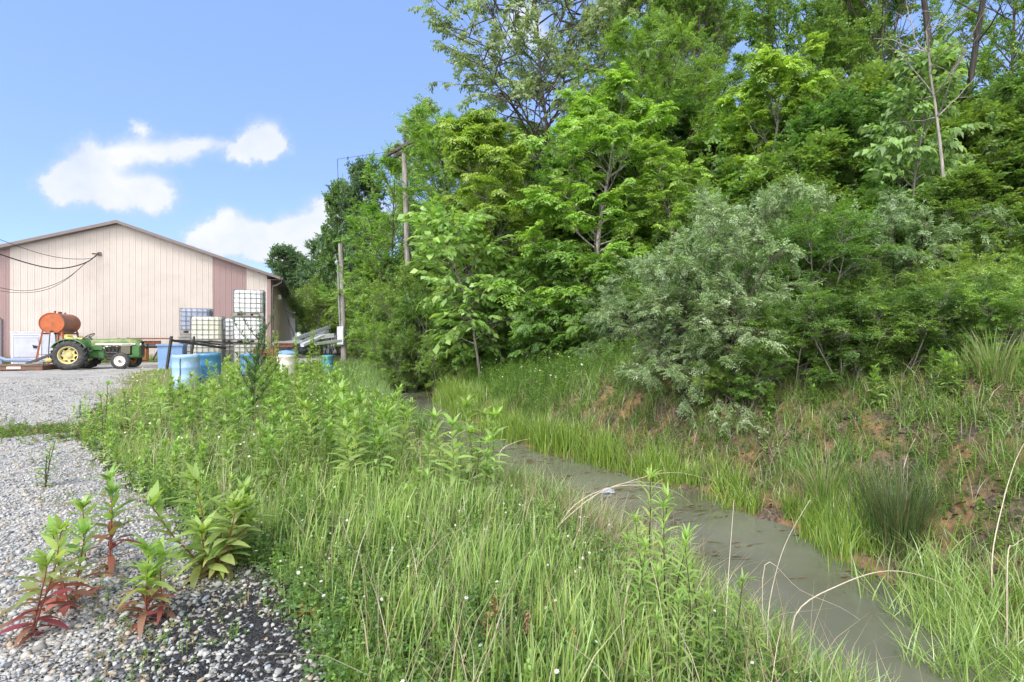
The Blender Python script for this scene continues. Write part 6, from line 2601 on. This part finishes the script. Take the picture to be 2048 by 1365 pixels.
# narrow-leaved tall weeds at the bottom right
WILL = [weed_mesh(.95, 1, .20, .026, narrow=True, nper=50, pal=GREEN_A[:3], lean=.04, droop=.25), weed_mesh(.85, 2, .18, .024, narrow=True, spread=.12, nper=44, pal=GREEN_A[:3], droop=.3), weed_mesh(.75, 1, .18, .025, narrow=True, nper=40, pal=GREEN_A[:3], droop=.35)]
WPX = [(1272, 2.5, 1090, 'tall narrow leaved weed at the left of the bottom right group'), (1306, 3.2, 950, 'tallest narrow leaved weed of the bottom right group, its top against the water'),
       (1320, 2.4, 1150, 'narrow leaved weed in front of the tallest one of the bottom right group'), (1380, 2.55, 1085, 'dark stemmed narrow leaved weed with a bright forked top, over the water'),
       (1250, 2.9, 1075, 'narrow leaved weed at the back left of the bottom right group'), (1460, 2.35, 1150, 'narrow leaved weed at the right of the bottom right group'),
       (1415, 2.2, 1190, 'low narrow leaved weed at the very bottom of the bottom right group'), (1350, 2.15, 1200, 'low narrow leaved weed at the bottom, left of the lowest one'),
       (1520, 2.45, 1215, 'narrow leaved weed closest to the murky water at the bottom right'),
       (1290, 2.7, 1040, 'narrow leaved weed just left below the tallest one of the bottom right group'), (1335, 2.75, 1010, 'narrow leaved weed just right below the tallest one of the bottom right group'),
       (1400, 2.85, 1130, 'narrow leaved weed behind the dark stemmed one with the forked top'), (1475, 2.65, 1195, 'short narrow leaved weed beside the upright thin dead stem')]
for i, (px, Y, top, lab) in enumerate(WPX):
    x = PX(px, Y)
    H = PZ(top, Y) - h1(x, Y)
    weed(WILL[i % 3], x, Y, lab, s=H / (.95, .85, .75)[i % 3], name='narrow_leaved_weed')

# dark feathery tall weed in front of the tanks
lines, geo = [], Geo()
Y = 8.6
x = PX(505, Y)
z0 = h1(x, Y)
H = PZ(642, Y) - z0
main = curve_pts((0, 0, -.02), (.02, 0, 1), H * .93, 10, wig=.02)
lines.append((main, np.linspace(.014, .005, 10)))
arms = [main]
for i in range(22):
    k = 2 + i % 7
    a = i * 2.4
    arm = curve_pts(main[k], (math.cos(a) * 1.15, math.sin(a) * 1.15, 1.0), H * rng.uniform(.18, .40), 7, lift=.7, wig=.04)
    lines.append((arm, np.linspace(.006, .003, 7)))
    arms.append(arm)
for j, arm in enumerate(arms):
    nl = 240 if j == 0 else 75
    t = rng.random(nl) ** .8
    f = t * (len(arm) - 1)
    k = np.minimum(f.astype(int), len(arm) - 2)
    B = arm[k] + (arm[k + 1] - arm[k]) * (f - k)[:, None]
    az = rng.uniform(0, 6.28, nl)
    el = rng.uniform(.1, 1.0, nl)
    D = np.stack([np.cos(az) * np.cos(el), np.sin(az) * np.cos(el), np.sin(el)], 1)
    V, F, kk_ = leaf_strips(B, D, np.stack([-D[:, 0] * .5, -D[:, 1] * .5, np.cos(el)], 1), rng.uniform(.07, .14, nl), rng.uniform(.010, .017, nl), .15, 3)
    geo.add(V, F, np.repeat(pick_cols(np.array([(.10, .18, .07), (.13, .22, .08), (.085, .155, .06)]), nl), kk_, 0))
sv, sf = tubes(lines, 5)
weed((np_mesh('stem', sv, sf, STEM_GREEN, smooth=True), geo.mesh('leaves', MAT_LEAF)), x, Y, 'tall dark grey green branching weed in front of the stacked caged tanks', name='tall_weed', rot=0)
# yellow-green vine-like saplings at the right of the tanks
SAP = [weed_mesh(1.0, 2, .10, .045, spread=.12, nper=46, pal=REED, droop=.4, top=False)]
for px, Y, top, lab in ((620, 13.5, 655, 'slim yellow green sapling in front of the galvanised channels'), (560, 14.2, 660, 'leafy yellow green sapling in front of the rusty beam'),
                        (598, 15.0, 668, 'slender sapling between the rusty beam and the channels'), (642, 14.5, 690, 'small yellow green sapling left of the teal drum'), (540, 13.0, 668, 'leafy sapling right of the tall dark weed')):
    x = PX(px, Y)
    weed(SAP[0], x, Y, lab, s=PZ(top, Y) - h1(x, Y), name='sapling', cat='sapling')

# dark rush clump on the mud
x, y, z = ground_at(1795, 1100)
n = 520
P = np.stack([rng.normal(0, .085, n), rng.normal(0, .085, n), np.full(n, -.03)], 1)
V, F, k = blades(P, rng.uniform(.45, 1.0, n), rng.uniform(.004, .006, n), np.arctan2(P[:, 1], P[:, 0]) + rng.normal(0, .4, n), rng.uniform(.05, .5, n), 5, 1.5)
geo = Geo()
geo.add(V, F, np.repeat(pick_cols(np.array([(.07, .14, .03), (.05, .105, .025), (.10, .17, .035), (.20, .15, .08)]), n), k, 0))
o = link('rush_clump', geo.mesh('rush_clump', MAT_GRASS))
o.location = (x, y, z)
tag(o, 'dark green spiky rush clump at the foot of the clay bank', 'rush clump')
for (px, py, hh, lab) in ((1650, 1010, .75, 'lighter grass tussock left of the dark spiky rush clump'), (1990, 760, .7, 'coarse grass tussock on the bank top at the right picture edge'), (930, 760, .6, 'pale grass tussock at the far bend of the ditch')):
    x, y, z = ground_at(px, py)
    n = 260
    P = np.stack([rng.normal(0, .09, n), rng.normal(0, .09, n), np.full(n, -.03)], 1)
    V, F, k = blades(P, rng.uniform(.4, 1.0, n) * hh, rng.uniform(.005, .008, n), np.arctan2(P[:, 1], P[:, 0]) + rng.normal(0, .4, n), rng.uniform(.1, .7, n), 5, 1.6)
    geo = Geo()
    geo.add(V, F, np.repeat(pick_cols(np.concatenate([GREEN_B, STRAW[:1]]), n), k, 0))
    o = link('grass_tussock', geo.mesh('grass_tussock', MAT_GRASS))
    o.location = (x, y, z)
    tag(o, lab, 'grass tussock')

# notable dead stalks arching over the water: photo points along each, at one depth
M_STALK = paint('dead_stalk_straw', (.50, .42, .32), .8, scale=30, var=.2)
STALKS = [([(1590, 1232), (1680, 1170), (1780, 1142), (1880, 1165), (1955, 1215)], 2.9, .0042, 'long pale dead stalk arching over the murky water at the bottom right'),
          ([(1985, 1110), (2005, 1010), (2028, 930), (2052, 880)], 3.6, .0050, 'stout dead stalk leaning out of the picture at the right edge'),
          ([(1798, 985), (1815, 910), (1845, 860), (1885, 845)], 5.2, .006, 'curved dead stalk on the bank above the dark rush clump'),
          ([(1085, 1085), (1140, 1030), (1200, 985), (1260, 965), (1330, 968)], 3.9, .0045, 'dead stalk arching right over the water from the middle of the grass'),
          ([(1090, 1100), (1150, 1010), (1240, 972), (1340, 980), (1385, 1010)], 4.0, .0042, 'second dead stalk arching beside the one from the middle of the grass'),
          ([(1450, 1290), (1455, 1180), (1462, 1080), (1468, 1000)], 2.7, .0032, 'upright thin dead stem standing in the near water'),
          ([(1535, 1300), (1540, 1200), (1570, 1090), (1620, 1000)], 2.75, .003, 'branching thin dead stem leaning right over the near water'),
          ([(1530, 1130), (1600, 1180), (1680, 1215), (1720, 1240)], 2.9, .0025, 'thin dead stem dipping to the water below the long arching stalk'),
          ([(1000, 905), (1030, 885), (1060, 878)], 8.3, .008, 'short dead stalk sticking out of the water by the reeds'),
          ([(1180, 1000), (1270, 960), (1350, 945), (1420, 960)], 5.0, .004, 'fine dead stalk lying over the middle of the ditch'),
          ([(2015, 1120), (2030, 1090), (2060, 1070)], 3.2, .0045, 'short curled dead stalk at the right edge beside the mud')]
for pts, Y, r_, lab in STALKS:
    P_ = [Vector((PX(px, Y + .15 * i), Y + .15 * i, PZ(py, Y + .15 * i))) for i, (px, py) in enumerate(pts)]
    g0 = h1(P_[0].x, P_[0].y)
    if P_[0].z > g0:
        P_.insert(0, Vector((P_[0].x, P_[0].y, min(g0, P_[0].z) - .02)))
    pp = []
    n = len(P_)
    for i in range(n - 1):
        p0, p1, p2, p3 = P_[max(i - 1, 0)], P_[i], P_[i + 1], P_[min(i + 2, n - 1)]
        for s in range(5):
            t = s / 5
            pp.append(.5 * ((2 * p1) + (-p0 + p2) * t + (2 * p0 - 5 * p1 + 4 * p2 - p3) * t * t + (-p0 + 3 * p1 - 3 * p2 + p3) * t ** 3))
    pp.append(P_[-1])
    rr = [max(.0012, r_ * (1 - .75 * i / (len(pp) - 1))) for i in range(len(pp))]
    q = MB()
    q.tube(pp, rr, 5)
    o = q.build('dead_stalk', M_STALK, None, smooth=True)
    tag(o, lab, 'dead stalk', 'dead stalks over the ditch')

# the brown curled leaf at the grass edge, the litter in the water
x, y, z = ground_at(617, 1242)
q = MB()
lobes = []
for i in range(25):
    a = 2 * PI * i / 24
    r_ = .035 + .03 * abs(math.cos(2.5 * a)) ** .6
    lobes.append((r_ * math.cos(a), r_ * math.sin(a), .02 + .022 * math.sin(3 * a) + .012 * math.cos(5 * a)))
vs = [(0, 0, .012)] + lobes
q.add(vs, [(0, i, i + 1) for i in range(1, 25)])
o = q.build('dead_leaf', paint('rust_brown_leaf', (.30, .095, .035), .7, scale=30, var=.3), None, smooth=True)
o.location = (x, y, z + .03)
tag(o, 'curled rust brown dead leaf lying where the grass meets the black crumbs', 'dead leaf')
Y = 2.0 * FOC / (985 - HOR)
x = PX(1215, Y)
q = MB()
n_ = 9
vs, fs = [], []
for i in range(n_):
    for j in range(n_):
        u, v = i / (n_ - 1) - .5, j / (n_ - 1) - .5
        rr_ = 1 - .25 * rng.random()
        vs.append((u * .22 * rr_, v * .16 * rr_, .045 * max(0, 1 - 3.4 * (u * u + v * v)) * (.5 + rng.random()) + .004))
for i in range(n_ - 1):
    for j in range(n_ - 1):
        fs.append((i * n_ + j, (i + 1) * n_ + j, (i + 1) * n_ + j + 1, i * n_ + j + 1))
q.add(vs, fs)
o = q.build('plastic_bag', paint('crumpled_plastic', (.24, .27, .31), .5, wear=(.10, .11, .12), wear_amt=.4, scale=12), None)
o.location = (x, Y, WATER_Z + .004)
tag(o, 'crumpled grey white plastic bag lying on the ditch water', 'litter')
# coral seed heads in the grass
for (px, py, lab) in ((990, 1215, 'coral orange seed stalk in the near grass, brightest one'), (1055, 1255, 'small faded orange seed stalk right of the brightest one'), (1145, 1290, 'faded orange seed stalk low at the bottom middle'), (975, 1260, 'orange seed stalk just under the brightest one')):
    x, y, z = ground_at(px, py + 60)
    n = 40
    H = .2
    t = rng.random(n)
    az = rng.uniform(0, 6.28, n)
    B = np.stack([rng.normal(0, .012, n), rng.normal(0, .012, n), H * (.45 + .6 * t)], 1)
    D = np.stack([np.cos(az), np.sin(az), rng.uniform(.2, 1, n)], 1)
    V, F = leaf_quads(B, D, rng.normal(size=(n, 3)) + np.array([0, 0, 1]), rng.uniform(.015, .03, n), rng.uniform(.005, .009, n), .1, .1)
    geo = Geo()
    geo.add(V, F, np.repeat(pick_cols(np.array([(.55, .17, .09), (.60, .26, .14), (.45, .30, .12)]), n), 4, 0))
    sv, sf = tubes([(np.array([(0, 0, -.02), (.005, 0, .1), (.0, 0, H)]), np.array([.003, .0025, .002]))], 5)
    weed((np_mesh('stem', sv, sf, STEM_RED), geo.mesh('seed_head', MAT_LEAF_MATT)), x, y, lab, name='seed_stalk', cat='seed stalk', rot=0)
# leafy weeds on the bank and on its top
BK = [WEEDS[1], WEEDS[3], WEEDS[5], WEEDS[3]]
n = 0
while n < 60:
    y = float(rng.uniform(4.0, 12))
    dd = float(rng.uniform(1.2, 5.2))
    x = float(lrp(y, CH[:, 0], CH[:, 2])) + dd / .82
    if x / y > 1.06:
        continue
    weed(BK[int(rng.integers(0, 4))], x, y, 'green leafy weed growing on the clay bank or its grassy top', s=float(rng.uniform(.5, 1.0)), group='leafy weeds on the clay bank', name='bank_weed', cat='bank weed')
    n += 1
